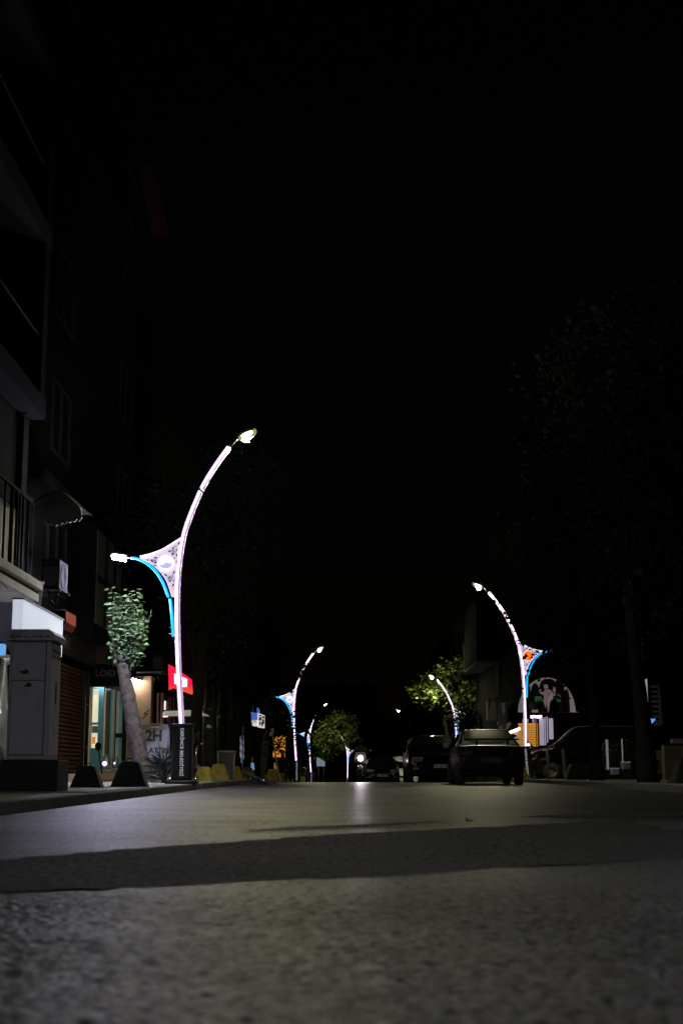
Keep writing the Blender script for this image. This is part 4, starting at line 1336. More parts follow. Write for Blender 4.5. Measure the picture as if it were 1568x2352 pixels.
# spiky plant in front
pl0 = P(376, 1800, 28.3)
pl = thing('spiky_plant', 'dark spiky agave-like plant in front of the 2H board', 'plant', (pl0.x, 28.3, .10))
pm = MB()
rn = random.Random(6)
M_AGV = mat('agave_leaf', (.03, .045, .028), .5, .3, 8)
bl = []
for k in range(110):
    a = rn.uniform(0, 2 * math.pi); e = rn.uniform(.1, 1.35)
    L = rn.uniform(.3, .62)
    base = Vector((rn.uniform(-.05, .05), rn.uniform(-.05, .05), rn.uniform(.02, .42)))
    d = Vector((math.cos(a) * math.cos(e), math.sin(a) * math.cos(e), math.sin(e)))
    p1 = base + d * L * .5 + Vector((0, 0, .02)); p2 = base + d * L - Vector((0, 0, .10 * L * (1.3 - e)))
    sd = d.cross(Vector((0, 0, 1))).normalized() * .012
    vs = [pm.bm.verts.new(v) for v in (base - sd, base + sd, p1 + sd, p2, p1 - sd)]
    pm.bm.faces.new(vs)
o = pm.build('leaves', M_AGV, pl)
MB().tube([(0, 0, 0), (.01, 0, .45)], .04, 8).build('stem', M_BARKD, pl)
sm = random.Random(2)
for k in range(3):
    MB().sphere((sm.uniform(-.2, .15), -.12, .42 + sm.uniform(-.04, .04)), (.05, .05, .035), 7, 5).build('flower', M_ABW, pl)

# litter bin
bq = P(522, 1790, 40.5)
bn = thing('litter_bin', 'dark grey litter bin with pale rim behind the yellow blocks', 'bin', (bq.x - .02, 40.5, .10))
M_BIN = mat('bin_plastic', (.055, .06, .065), .45, .2, 6)
hb = P(522, 1724, 40.5).z - .10
MB().prism([(-.19, -.2, 0), (.19, -.2, 0), (.235, -.2, hb - .05), (-.235, -.2, hb - .05)], (0, .4, 0)).build('body', M_BIN, bn)
MB().box((0, 0, hb - .025), (.53, .46, .045), bev=.02).build('rim', mat('bin_rim', (.3, .31, .32), .4, .1, 6), bn)
for sx_ in (-.21, .21):
    MB().tube([(sx_, -.215, .02), (sx_ * 1.1, -.215, hb - .06)], .022, 6).build('corner_post', M_HEAD, bn)
MB().tube([(.12, -.21, .2), (.12, -.21, .34)], .014, 5).build('latch', M_CHROME, bn)

# feather flag
yf = 45
fq = P(556, 1785, yf)
ff = thing('feather_flag', 'narrow white and blue feather flag on a pole by the bin', 'flag', (fq.x, yf, .10))
def FL(px, py):
    q = P(px, py, yf); return Vector((q.x - fq.x, 0, q.z - .10))
M_FLG = bpy.data.materials.new('flag_stripes'); M_FLG.use_nodes = True
nt = M_FLG.node_tree; bb = nt.nodes['Principled BSDF']
tc = nt.nodes.new('ShaderNodeTexCoord'); mp_ = nt.nodes.new('ShaderNodeMapping'); mp_.inputs['Rotation'].default_value = (0, R(58), 0)
wv = nt.nodes.new('ShaderNodeTexWave'); wv.inputs['Scale'].default_value = 1.6; wv.inputs['Distortion'].default_value = 1.5
cr = nt.nodes.new('ShaderNodeValToRGB')
cr.color_ramp.elements[0].color = (.62, .66, .74, 1); cr.color_ramp.elements[1].color = (.16, .22, .42, 1)
cr.color_ramp.elements[0].position = .45; cr.color_ramp.elements[1].position = .8
nt.links.new(tc.outputs['Object'], mp_.inputs[0]); nt.links.new(mp_.outputs[0], wv.inputs[0]); nt.links.new(wv.outputs['Fac'], cr.inputs[0]); nt.links.new(cr.outputs[0], bb.inputs['Base Color'])
nt.links.new(cr.outputs[0], bb.inputs['Emission Color']); bb.inputs['Emission Strength'].default_value = .28  # cloth also glows in its own stripe colours to look lit
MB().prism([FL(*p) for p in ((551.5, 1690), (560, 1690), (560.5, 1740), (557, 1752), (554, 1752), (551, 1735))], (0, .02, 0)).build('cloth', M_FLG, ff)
MB().prism([FL(*p) + Vector((0, -.004, 0)) for p in ((553, 1692), (558, 1692), (553.5, 1706))], (0, .003, 0)).build('red_mark', mat('flag_red', (.5, .08, .09), .7, .1, 5), ff)
MB().tube([FL(557, 1790), FL(557, 1752), FL(558, 1668)], .02, 6).build('flag_pole', M_HEAD, ff)
MB().tube([FL(549, 1689), FL(562, 1688)], .015, 5).build('flag_arm', M_IRON, ff)

# blue / white box signs
ys = 52
bx = thing('projecting_sign', 'blue and white lit box sign with poster panel, hanging over the left pavement', 'sign')
def Q(px, py, Y=ys): return P(px, py, Y)
M_BLS = mat('blue_box_face', (.08, .14, .4), .4, .12, 8, emit=(.07, .14, .55), es=.75)
M_WHS = mat('white_box_face', (.7, .68, .66), .4, .06, 8, emit=(1, .9, .86), es=.62)
MB().prism([Q(576.5, 1635), Q(591, 1638), Q(591, 1653), Q(577.5, 1653)], (0, .4, 0)).build('blue_panel', M_BLS, bx)
MB().prism([Q(577.5, 1655), Q(591, 1654.5), Q(591, 1665), Q(588, 1668), Q(580, 1667)], (0, .35, 0)).build('white_panel', M_WHS, bx)
arc = MB()
arc.tube(smooth([Q(578.5, 1661, ys - .02), Q(583, 1657.5, ys - .02), Q(587, 1657.5, ys - .02), Q(590.5, 1661, ys - .02)], 5), .012, 5)
arc.build('arc_mark', M_IRON, bx)
MB().prism([Q(592, 1637, ys - .05), Q(608, 1643.5, ys - .05), Q(608, 1672, ys - .05), Q(592, 1670, ys - .05)], (-.03, .4, 0)).build('poster_panel', M_WHS, bx)
M_PR1 = mat('print_red', (.4, .06, .06), .6, .2, 8); M_PR2 = mat('print_grey', (.3, .3, .36), .6, .3, 8); M_PR3 = mat('print_dark', (.04, .04, .05), .6, .2, 8)
for (a_, b_, c_, d_, m_) in ((595, 1642, 601, 1645, M_PR1), (602, 1645, 607, 1650, M_PR3), (594.5, 1647, 601, 1655, M_PR2), (602, 1652, 607, 1660, M_PR2), (595, 1658, 599, 1665, M_PR2), (600, 1658, 604, 1668, mat('print_blue', (.15, .2, .5), .6, .2, 8)), (603.5, 1658, 607, 1663, M_PR3)):
    MB().prism([Q(a_, b_, ys - .056), Q(c_, b_, ys - .056), Q(c_, d_, ys - .056), Q(a_, d_, ys - .056)], (0, .003, 0)).build('print', m_, bx)
MB().prism([Q(590, 1627), Q(592, 1625), Q(596, 1632), Q(594, 1637), Q(590, 1637)], (0, .3, 0)).build('bracket', M_BLS, bx)
MB().tube([Q(580, 1634), Q(581, 1620)], .02, 6).build('hanger', M_HEAD, bx)
# small blue board and boxes on a leaning post
sb = thing('menu_board', 'small pale-blue standing board under the box sign', 'sign')
MB().prism([Q(576.5, 1752), Q(583, 1752), Q(584.5, 1768), Q(576, 1768)], (0, .05, 0)).build('board', mat('pale_blue_board', (.25, .42, .7), .5, .06, 8, emit=(.25, .45, .8), es=.45), sb)
MB().prism([Q(578, 1740), Q(581.5, 1738), Q(582, 1750), Q(577.5, 1750)], (0, .04, 0)).build('header', mat('orange_header', (.5, .25, .12), .6, .3, 20), sb)
MB().tube([Q(580, 1768), Q(580, 1785)], .02, 5).build('leg', M_IRON, sb)
ub = thing('utility_post', 'leaning pale post topped by two beige meter boxes', 'post')
yu = 56
M_BEI = mat('beige_box', (.45, .43, .36), .6, .12, 10)
MB().prism([P(622, 1673.5, yu), P(628, 1673, yu), P(630, 1676.5, yu), P(628, 1681, yu), P(622, 1681, yu)], (0, .15, 0)).build('meter_box', M_BEI, ub)
MB().prism([P(618, 1683, yu), P(629, 1681.3, yu), P(625, 1690, yu), P(618, 1690.5, yu)], (0, .15, 0)).build('meter_box', M_BEI, ub)
MB().tube([P(626, 1690, yu + .05), P(631, 1725, yu + .05), P(636, 1750, yu + .05), P(640, 1790, yu + .05)], [.03, .035, .035, .035], 6).build('post', M_BEI, ub)

# orange-lit shop window with glow
ow = thing('lit_shop_window', 'orange-lit shop window glimpsed through dark leaves', 'window')
M_OW = mat('orange_window', (.5, .25, .08), .4, .18, 5, emit=(1, .36, .055), es=.62)
yo = 70
MB().mm((P(627, 1700, yo).x, yo, P(627, 1716, yo).z), (P(655, 1700, yo).x, yo + .05, P(640, 1690, yo).z)).build('pane', M_OW, ow)
MB().mm((P(627, 1700, yo).x, yo, P(627, 1739, yo).z), (P(655, 1700, yo).x, yo + .05, P(640, 1718, yo).z)).build('pane', M_OW, ow)
MB().mm((P(630, 1700, yo).x, yo, P(627, 1768, yo).z), (P(637, 1700, yo).x, yo + .05, P(640, 1752, yo).z)).build('pane', mat('dim_orange_window', (.4, .25, .1), .4, .2, 5, emit=(1, .45, .12), es=.22), ow)
MB().mm((P(655, 1700, yo).x, yo, P(655, 1786, yo).z), (P(658, 1700, yo).x, yo + .05, P(655, 1765, yo).z)).build('pane', M_OW, ow)
MB().mm((P(625, 1700, yo).x, yo + .06, -.4), (P(662, 1700, yo).x, yo + .1, P(640, 1680, yo).z)).build('wall', M_DARKW, ow)
# metal hoops
def hoop(px0, px1, pyt, Y, label):
    t = thing('metal_hoop', label, 'barrier', (0, 0, 0), 0, 'metal hoops on the left pavement')
    a, b = P(px0, pyt, Y), P(px1, pyt, Y)
    zg = road_z(Y) + .1
    MB().tube([(a.x, Y, zg), (a.x, Y, a.z - .03), (a.x + .03, Y, a.z), (b.x - .03, Y, b.z), (b.x, Y, b.z - .03), (b.x, Y, zg)], .028, 8).build('hoop', M_CHROME, t)
    MB().box((a.x, Y, zg + .01), (.12, .12, .02)).build('foot', M_IRON, t)
    MB().box((b.x, Y, zg + .01), (.12, .12, .02)).build('foot', M_IRON, t)
hoop(690, 702, 1763, 64, 'metal hoop barrier just right of the second lamp')
hoop(707, 722, 1775, 66, 'lower metal hoop barrier further right, near the pale poster')
pb = thing('poster_board', 'pale blue poster board on legs far down the left pavement', 'sign')
yp = 78
MB().prism([P(727, 1739, yp), P(733, 1741, yp), P(746, 1749, yp), P(746, 1760, yp), P(727, 1760, yp)], (0, .06, 0)).build('poster', mat('poster_blue', (.3, .36, .48), .6, .45, 3, emit=(.3, .4, .6), es=.28), pb)  # printed poster has a little glow put into it
MB().tube([P(731, 1760, yp), P(731, 1795, yp)], .03, 6).build('leg', M_POLE, pb)
MB().tube([P(743, 1760, yp), P(743, 1795, yp)], .03, 6).build('leg', M_POLE, pb)
# fallen barrier
fb = thing('fallen_barrier', 'black tubular barrier lying tipped over by the kerb', 'barrier')
yq = 34
for (a_, b_, r_) in (((566, 1772), (606, 1794), .028), ((560, 1773), (590, 1789), .02), ((605, 1781), (640, 1803), .025)):
    MB().tube([P(*a_, yq), P(*b_, yq - 1.0)], r_, 8).build('tube', M_POLE, fb)
MB().tube([P(566, 1772, yq), P(575, 1796, yq - .3), P(612, 1799, yq - 1), P(606, 1794, yq - 1)], .03, 8).build('frame', M_BLACK, fb)
MB().prism([P(580, 1782, yq - .4), P(632, 1800, yq - .8), P(620, 1804, yq - .8), P(574, 1798, yq - .4)], (0, .05, 0)).build('panel', M_BLACK, fb)
MB().sphere(P(606, 1793.5, yq - 1.02), (.05, .05, .05), 8, 6).build('end_cap', M_CHROME, fb)

# ------------------------------------------------------------------ people
def skin_body(name, joints, bones, m, parent):
    me = bpy.data.meshes.new(name)
    me.from_pydata([j[:3] for j in joints], bones, [])
    o = link(name, me, m, parent)
    md = o.modifiers.new('skin', 'SKIN')
    md.use_smooth_shade = True
    for i, v in enumerate(me.skin_vertices[0].data):
        v.radius = (joints[i][3], joints[i][3] * (joints[i][4] if len(joints[i]) > 4 else 1))
        v.use_root = i == 0
    s = o.modifiers.new('sub', 'SUBSURF'); s.levels = 1; s.render_levels = 1
    return o
M_CLOTH = mat('dark_clothes', (.02, .02, .025), .85, .25, 12)
M_SKIN = mat('skin', (.35, .22, .16), .6, .1, 10)

def seated_person(name, loc, rz, label, seat=.45, helmet=False, reach=False):
    t = thing(name, label, 'person', loc, rz)
    # faces -y
    arm = [(-.2, -.02, seat + .52, .065), (-.27, -.16, seat + .32, .05), (-.24, -.40, seat + (.28 if not reach else .38), .038), (-.23, -.48, seat + (.27 if not reach else .39), .035)]
    J = [(0, 0, seat + .1, .15), (0, .02, seat + .3, .15), (0, .0, seat + .5, .15), (0, -.02, seat + .62, .06), (0, -.05, seat + .76, .10)]
    Bn = [(0, 1), (1, 2), (2, 3), (3, 4)]
    for s in (-1, 1):
        k = len(J)
        J += [(s * -a[0], a[1], a[2], a[3]) for a in arm]
        Bn += [(2, k), (k, k + 1), (k + 1, k + 2), (k + 2, k + 3)]
        k = len(J)
        J += [(s * .11, -.05, seat + .06, .095), (s * .17, -.44, seat + .05, .07), (s * .16, -.46, seat - .18, .055), (s * .15, -.42, .07, .042), (s * .15, -.58, .04, .035)]
        Bn += [(0, k), (k, k + 1), (k + 1, k + 2), (k + 2, k + 3), (k + 3, k + 4)]
    skin_body('body', J, Bn, M_CLOTH, t)
    h = MB().sphere((0, -.05, seat + .80), (.17, .21, .25), 12, 9)
    h.sphere((0, -.16, seat + .79), (.035, .05, .05), 6, 5)
    h.build('head', M_SKIN, t)
    if helmet:
        hm = MB().sphere((0, -.04, seat + .83), (.26, .31, .29), 14, 10).build('helmet', M_BLACK, t)
        MB().sphere((0, -.10, seat + .82), (.21, .22, .12), 12, 8).build('visor', M_DGLASS, hm)
    else:
        MB().sphere((0, -.02, seat + .85), (.19, .22, .19), 10, 8).build('hair', M_IRON, t)
    return t
# seated person and chair by the orange window
zz = road_z(62) + .1
sx_ = P(649, 1780, 62).x
ch = thing('cafe_chair', 'dark cafe chair under the seated figure by the orange window', 'chair', (sx_, 62, zz))
MB().box((0, 0, .43), (.42, .42, .04), bev=.01).build('seat', M_BLACK, ch)
MB().box((0, .22, .68), (.42, .03, .42), bev=.01).build('backrest', M_BLACK, ch)
for a in (-.18, .18):
    for b in (-.18, .18):
        MB().tube([(a, b, 0), (a, b, .42)], .015, 6).build('leg', M_IRON, ch)
seated_person('person', (sx_, 62, zz), 0, 'person in dark clothes seated before the orange-lit window', .42)

# ------------------------------------------------------------------ vehicles
M_PAINTK = mat('black_car_paint', (.003, .003, .004), .13, .1, 4, coat=.0, spec=.3)
M_PAINTW = mat('white_car_paint', (.78, .78, .84), .35, .05, 4, coat=.4)
M_PAINTD = mat('dark_green_paint', (.002, .0025, .0025), .4, .1, 4, coat=.0, spec=.15)
M_CGLASS = mat('car_glass', (.003, .003, .004), .03, 0, spec=.25)
M_CGLASSD = mat('dusty_car_glass', (.58, .68, .55), .32, .25, 5)
M_HL = mat('headlight_glass', (.35, .35, .38), .12, .1, 10, metal=.5)
M_TL = mat('tail_light_red', (.02, .003, .003), .25, .1, 10)
M_IND = mat('indicator_orange', (.7, .25, .12), .3, .1, 10)
M_PLATE = mat('plate_white', (.72, .72, .72), .5, .05, 10)
M_PTXT = mat('plate_black', (.01, .01, .01), .5, 0)
M_RIMM = mat('wheel_rim', (.28, .28, .30), .35, .15, 10, metal=.7)

def car(name, label, loc, rz, L, W, H, kind, paint, glass_rear=None, plate=None, group=None, spoiler=False, hood_z=.95, cat='car'):
    t = thing(name, label, cat, loc, rz, group)      # nose towards -y
    zb = .2
    hl = L / 2
    if kind == 'sedan':
        st = [(-hl, .55, .62, .72), (-hl + .06, .74, .80, .86), (-hl + .5, hood_z - .10, hood_z - .06, .94), (-hl + 1.15, hood_z, hood_z + .03, .98), (-hl + 1.75, hood_z, H - .04, 1), (-hl + 2.6, hood_z + .01, H, 1), (hl - 1.55, hood_z + .03, H - .05, 1), (hl - .85, hood_z + .06, hood_z + .10, .99), (hl - .12, hood_z + .02, hood_z + .05, .95), (hl, .62, .70, .86)]
        gl0, gl1, gr0, gr1 = 3, 4, 6, 7
    else:
        st = [(-hl, .55, .62, .78), (-hl + .06, .80, .86, .90), (-hl + .45, hood_z - .05, hood_z, .97), (-hl + .95, hood_z + .02, hood_z + .06, .99), (-hl + 1.75, hood_z + .03, H - .06, 1), (-hl + 2.4, hood_z + .04, H, 1), (hl - .4, hood_z + .05, H - .02, 1), (hl - .06, hood_z + .02, H - .12, .97), (hl, .62, .70, .93)]
        gl0, gl1, gr0, gr1 = 3, 4, 6, 7
    mb = MB()
    hw = W / 2
    def ring(y, zbelt, zr, wf):
        w = hw * wf
        roofy = zr > zbelt + .2
        wr = w * (.76 if roofy else .9)
        return [(w * .88, y, zb), (w * .98, y, zb + .12), (w, y, (zb + zbelt) / 2 + .08), (w * .97, y, zbelt), (wr, y, zr - (.07 if roofy else .02)), (wr * .86, y, zr - .012), (wr * .4, y, zr)]
    rings = []
    for (y, zbelt, zr, wf) in st:
        h = ring(y, zbelt, zr, wf)
        full = h + [(-x, yy, z) for x, yy, z in h[::-1]]
        rings.append([mb.bm.verts.new(p) for p in full])
    n = len(rings[0])
    for i in range(len(rings) - 1):
        for k in range(n):
            mb.bm.faces.new((rings[i][k], rings[i][(k + 1) % n], rings[i + 1][(k + 1) % n], rings[i + 1][k]))
    mb.bm.faces.new(rings[0]); mb.bm.faces.new(rings[-1][::-1])
    body = mb.build('body', paint, t)
    bv = body.modifiers.new('bevel', 'BEVEL'); bv.width = .03; bv.segments = 3; bv.limit_method = 'ANGLE'; bv.angle_limit = R(18)
    for p in body.data.polygons: p.use_smooth = True
    def quad(nm, pts, m, off, parent=t):
        v = [Vector(p) for p in pts]
        nrm = (v[1] - v[0]).cross(v[2] - v[0]).normalized()
        c = sum(v, Vector()) / len(v)
        if nrm.dot(c - Vector((0, 0, .8))) < 0: nrm = -nrm
        q = MB(); q.prism([p + nrm * off for p in v], nrm * .006)
        return q.build(nm, m, parent)
    def sect(i): return ring(*st[i])
    def edge(i, j, a, inset_b, inset_t, k0=3, k1=4):
        pass
    A, B_ = sect(gl0), sect(gl1)
    lo_z, hi = Vector((A[4][0] * .93, A[4][1], A[4][2] + .03)), Vector((B_[4][0] * .93, B_[4][1], B_[4][2] - .0))
    quad('windscreen', [lo_z, hi, Vector((-hi.x, hi.y, hi.z)), Vector((-lo_z.x, lo_z.y, lo_z.z))], M_CGLASS, .022)
    A, B_ = sect(gr1), sect(gr0)
    lo_z, hi = Vector((A[4][0] * .92, A[4][1] - .02, A[4][2] + .0)), Vector((B_[4][0] * .92, B_[4][1], B_[4][2]))
    quad('rear_window', [lo_z, hi, Vector((-hi.x, hi.y, hi.z)), Vector((-lo_z.x, lo_z.y, lo_z.z))], glass_rear or M_CGLASS, .022)
    for s in (-1, 1):
        pts = []
        for i in (gl1, gl1 + 1, gr0):
            S = sect(i); pts.append((S[3], S[4], S[3][1]))
        y0, y1 = pts[0][2], pts[-1][2]
        fw = (y0 - (st[gl1][0] - st[gl0][0]) * .55)
        b3_, t4 = pts[0][0], pts[0][1]
        def side(yv, f):
            S0, S1 = sect(gl1), sect(gr0)
            x = S0[3][0] * (1 - f) + S0[4][0] * f
            z = S0[3][2] * (1 - f) + S0[4][2] * f
            return Vector((s * (x + .0), yv, z))
        ym = (y0 + y1) / 2
        quad('side_window', [side(y0 - .35, .12), side(ym - .04, .12), side(ym - .04, .9), side(y0 + .05, .9)], M_CGLASS, .012)
        quad('side_window', [side(ym + .04, .12), side(y1 - .02, .12), side(y1 - .1, .9), side(ym + .04, .9)], M_CGLASS, .012)
        # mirror
        mr_ = MB().box((s * (hw + .10), y0 - .38, hood_z + .10), (.2, .12, .14), bev=.04).build('wing_mirror', paint, t)
        MB().box((s * (hw + .10), y0 - .315, hood_z + .10), (.15, .008, .10)).build('mirror_glass', M_HL, mr_)
        # lamps
        MB().box((s * hw * .66, -hl + .05, .72), (.36, .18, .15), rz=s * .25, bev=.05).build('headlight', M_HL, t)
        MB().box((s * hw * .72, -hl + .06, .44), (.2, .14, .09), bev=.03).build('fog_lamp', M_HL, t)
        MB().box((s * hw * .72, hl - .05, .78), (.34, .14, .16), rz=-s * .2, bev=.04).build('tail_light', M_TL, t)
        for yy in (-hl + .82, hl - .85):
            wy = Matrix.Translation((s * (hw - .10), yy, .31)) @ Matrix.Rotation(math.pi / 2, 4, 'Y')
            tyre = MB().lathe([(.19, -.1), (.29, -.1), (.315, -.06), (.315, .06), (.29, .1), (.19, .1)], wy, 24).build('wheel', M_RUBBER, t)
            rimo = MB()
            rimo.lathe([(.195, -.09), (.2, s * .07), (.17, s * .085), (.16, s * .05), (.05, s * .06), (.045, s * .09), (0, s * .09)], wy, 20)
            rimo.build('rim', M_RIMM, tyre)
    MB().box((0, -hl - .0, .56), (W * .5, .05, .12), bev=.02).build('grille', M_IRON, t)
    MB().box((0, -hl - .005, .36), (W * .72, .08, .12), bev=.03).build('bumper', paint, t)
    MB().box((0, hl + .005, .42), (W * .8, .1, .16), bev=.04).build('bumper', paint, t)
    if plate:
        pf = MB().box((0, -hl - .055, .52), (.52, .012, .115), bev=.003).build('number_plate', M_PLATE, t)
        text_obj('plate_text', plate, .12, M_PTXT, pf, .001, Matrix.Translation((0, -hl - .063, .52)) @ FACE_CAM, bold=.002)
    if spoiler:
        zsp = hood_z + .22
        sp_ = MB().box((0, hl - .18, zsp), (W * .82, .2, .035), bev=.012).build('spoiler', paint, t)
        for s in (-1, 0.45):
            MB().box((s * W * .24 if s < 0 else W * .22, hl - .18, hood_z + .14), (.05, .12, .14)).build('spoiler_post', paint, sp_)
    return t

# saloon seen from behind, rear to the camera
cg = 'cars parked along the right kerb'
xs_ = P(1111, 1780, 39).x
zc = road_z(39)
saloon = car('parked_car', 'dark saloon with boot spoiler parked rear-on beside right lamp', (xs_, 39, zc), math.pi, 4.4, 1.72, 1.45, 'sedan', M_PAINTD, M_CGLASSD, None, cg, True, .93)
MB().box((0, 2.2, .62), (.52, .012, .115)).build('number_plate', mat('dim_plate', (.012, .012, .012), .5, .1, 10), saloon)
# roof chrome edges that catch the light
MB().tube([(-.62, 1.48, 0.995), (.62, 1.48, .995)], .010, 6).build('window_trim', M_CHROME, saloon)
MB().tube([(-.60, .73, 1.40), (0, .72, 1.415), (.60, .73, 1.40)], .010, 6).build('window_trim', M_CHROME, saloon)
xk = P(992, 1780, 47).x
kcar = car('parked_car', 'black car facing the camera with plate 41 LK 065', (xk, 47, road_z(47)), 0, 4.2, 1.76, 1.52, 'hatch', M_PAINTK, None, '41 LK 065', cg, False, .93)
for ch_ in kcar.children:
    if ch_.name.startswith('number_plate'):
        ch_.location.x = .18
MB().box((-.70, -2.12, .60), (.16, .03, .07), ry=.5).build('indicator', M_IND, kcar)
xw = P(927.5, 1780, 94.8).x
car('parked_van', 'white van facing the camera, half hidden behind the black car', (xw, 94.8, road_z(94.8) + .1), 0, 4.4, 1.75, 1.9, 'van', M_PAINTW, None, None, cg, False, 1.0, 'van')
xd = P(876, 1780, 74).x
car('parked_car', 'distant dark car with pale number plate right of the motorcycle', (xd, 74, road_z(74)), 0, 4.2, 1.74, 1.45, 'hatch', M_PAINTK, None, '41', cg, False, .92)
# dark van side-on
xv = P(1347, 1780, 51.5).x
dvan = car('parked_van', 'dark van parked side-on behind the two right tree trunks', (xv, 51.8, road_z(51) + .1), -math.pi / 2, 4.3, 1.8, 1.93, 'van', M_PAINTK, None, None, None, False, 1.05, 'van')
MB().tube(smooth([(.80, -2.15, .98), (.74, -1.25, 1.24), (.69, -.55, 1.80), (.68, .1, 1.90), (.68, 1.7, 1.88)], 6), .022, 6).build('roof_highlight_tube', M_CHROME, dvan)  # chrome tube added along the roof edge to make its highlight
# white van at left edge behind cabinet
car('parked_van', 'white van cut by the left picture edge behind the cabinet', (P(13, 1700, 20).x - .95, 21.2, .1), 0, 4.0, 1.78, 2.0, 'van', M_PAINTW, None, None, None, False, 1.05, 'van')

# motorcycle
def motorcycle(loc, rz, label, lit=True):
    t = thing('motorcycle', label, 'motorcycle', loc, rz)     # nose -y
    def wheel(y):
        M = Matrix.Translation((0, y, .31)) @ Matrix.Rotation(math.pi / 2, 4, 'Y')
        w = MB().lathe([(.22, -.055), (.29, -.055), (.315, 0), (.29, .055), (.22, .055)], M, 24).build('wheel', M_RUBBER, t)
        MB().lathe([(.225, -.03), (.22, .03), (.19, .02), (.06, .025), (.04, .06), (0, .06)], M, 16).build('rim', M_RIMM, w)
    wheel(-.68); wheel(.68)
    for s in (-1, 1):
        MB().tube([(s * .09, -.68, .31), (s * .10, -.45, .98)], [.024, .03], 8).build('fork', M_CHROME, t)
        MB().tube([(s * .12, -.42, 1.0), (s * .33, -.36, 1.06), (s * .40, -.28, 1.04)], .016, 6).build('handlebar', M_IRON, t)
        MB().tube([(s * .30, -.40, 1.06), (s * .36, -.45, 1.22)], .008, 5).build('mirror_stem', M_IRON, t)
        MB().sphere((s * .38, -.46, 1.25), (.14, .04, .09), 10, 6).build('mirror', M_HL, t)
        MB().sphere((s * .22, -.56, .86), (.06, .06, .05), 8, 6).build('indicator', M_IND, t)
    MB().tube([(0, -.86, .60), (0, -.70, .665), (0, -.50, .62)], .06, 8).build('mudguard', M_PAINTW, t)
    fr = MB()
    fr.prism([(-.16, -.60, .78), (.16, -.60, .78), (.24, -.54, .95), (.17, -.55, 1.16), (-.17, -.55, 1.16), (-.24, -.54, .95)], (0, .12, .02))
    fr.build('fairing', mat('fairing_white', (.55, .5, .55), .35, .1, 8), t)
    M_MH = mat('motorcycle_headlight', (.9, .9, .9), .3, 0, emit=(1, .90, .98), es=14)
    Mh = Matrix.Translation((0, -.70, .96)) @ Matrix.Rotation(math.pi / 2, 4, 'X')
    hh = MB().lathe([(0, -.06), (.07, -.05), (.085, 0), (.115, .03), (.107, .03), (.08, .004)], Mh, 18).build('headlight', M_IRON, t)
    MB().lathe([(0, .034), (.07, .033), (.105, .031)], Mh, 18).build('headlight_lens', M_MH if lit else M_DGLASS, hh)
    if lit:
        ld = bpy.data.lights.new('headlight_beam', 'SPOT')
        ld.energy = 500
        ld.color = (1, .90, .98)
        ld.spot_size = R(15)
        ld.spot_blend = .6
        ld.shadow_soft_size = .07
        lo_ = bpy.data.objects.new('headlight_beam', ld)
        COL.objects.link(lo_)
        lo_.parent = hh
        lo_.location = (0, -.80, .96)
        lo_.rotation_euler = (R(88.6), 0, 0)
        lo_.rotation_euler = (R(90 - 1.0), 0, R(180))
    bd = MB()
    bd.sphere((0, -.1, .84), (.34, .62, .26), 12, 8)
    bd.box((0, .1, .5), (.28, .5, .36), bev=.06)
    bd.build('tank', M_PAINTK, t)
    MB().box((0, .42, .80), (.28, .72, .1), bev=.04).build('seat', M_BLACK, t)
    MB().tube([(.16, .0, .34), (.18, .5, .36), (.18, .95, .42)], .045, 8).build('exhaust', M_CHROME, t)
    MB().box((0, .86, .74), (.2, .06, .08), bev=.02).build('tail_light', M_TL, t)
    MB().tube([(0, .68, .31), (0, .1, .42)], .04, 6).build('swing_arm', M_IRON, t)
    return t
xm = P(827.5, 1780, 55).x
zm = road_z(55)
motorcycle((xm, 55.6, zm), 0, 'motorcycle riding towards the camera with dazzling round headlight')
rider = seated_person('person', (xm, 55.95, zm + .02), 0, 'motorcycle rider in dark clothes and black helmet', .78, True, True)
mc2 = motorcycle((P(434, 1780, 33).x, 33.4, .10), R(8), 'dark motorcycle parked behind the tall lamp sleeve', False)
for ch_ in mc2.children:
    if ch_.name.startswith(('fairing', 'mudguard')):
        set_obj_mat(ch_, M_PAINTK)

# ------------------------------------------------------------------ right side buildings
XR = 8.3
br_ = thing('corner_building', 'right-hand corner building with overhanging upper floors and lit shop', 'building')
yc = 65.0
z0 = road_z(75)
zo = P(1120, 1535, 84).z
MB().mm((XR, yc, -1.2), (20, 90, P(1250, 1560, yc).z)).build('ground_floor_wall', M_DARKW, br_)
MB().mm((XR + .15, yc + .2, P(1250, 1560, yc).z + .002), (20, 90, 16)).build('upper_wall', M_DARKW, br_)
M_PALEB = mat('pale_blue_render', (.20, .21, .26), .8, .2, 3)
MB().mm((XR - .9, 78, zo), (XR + .15, 86, zo + 3.4), bev=.02).build('bay', M_DARKW, br_)
MB().mm((XR - .92, 77.9, zo - .15), (XR + .12, 86, zo - .002), bev=.02).build('bay_ledge', M_PALEB, br_)
MB().mm((XR - .95, 85.9, zo), (XR - .80, 86.1, zo + 1.6), bev=.02).build('bay_edge', M_PALEB, br_)
MB().tube([(XR + .0, 76, zo - .2), (XR + .0, 76, P(1180, 1600, 76).z)], .06, 8).build('downpipe', M_PALEB, br_)
MB().tube([(XR + .0, 76.9, zo - .2), (XR + .0, 76.9, P(1180, 1600, 76).z)], .05, 8).build('downpipe', M_PALEB, br_)
for k in range(3):
    for fl in range(3):
        window_on(br_, XR + .15, 67 + 3.4 * k, 69 + 3.4 * k, 6.2 + 3 * fl, 8.0 + 3 * fl, -1, 1)
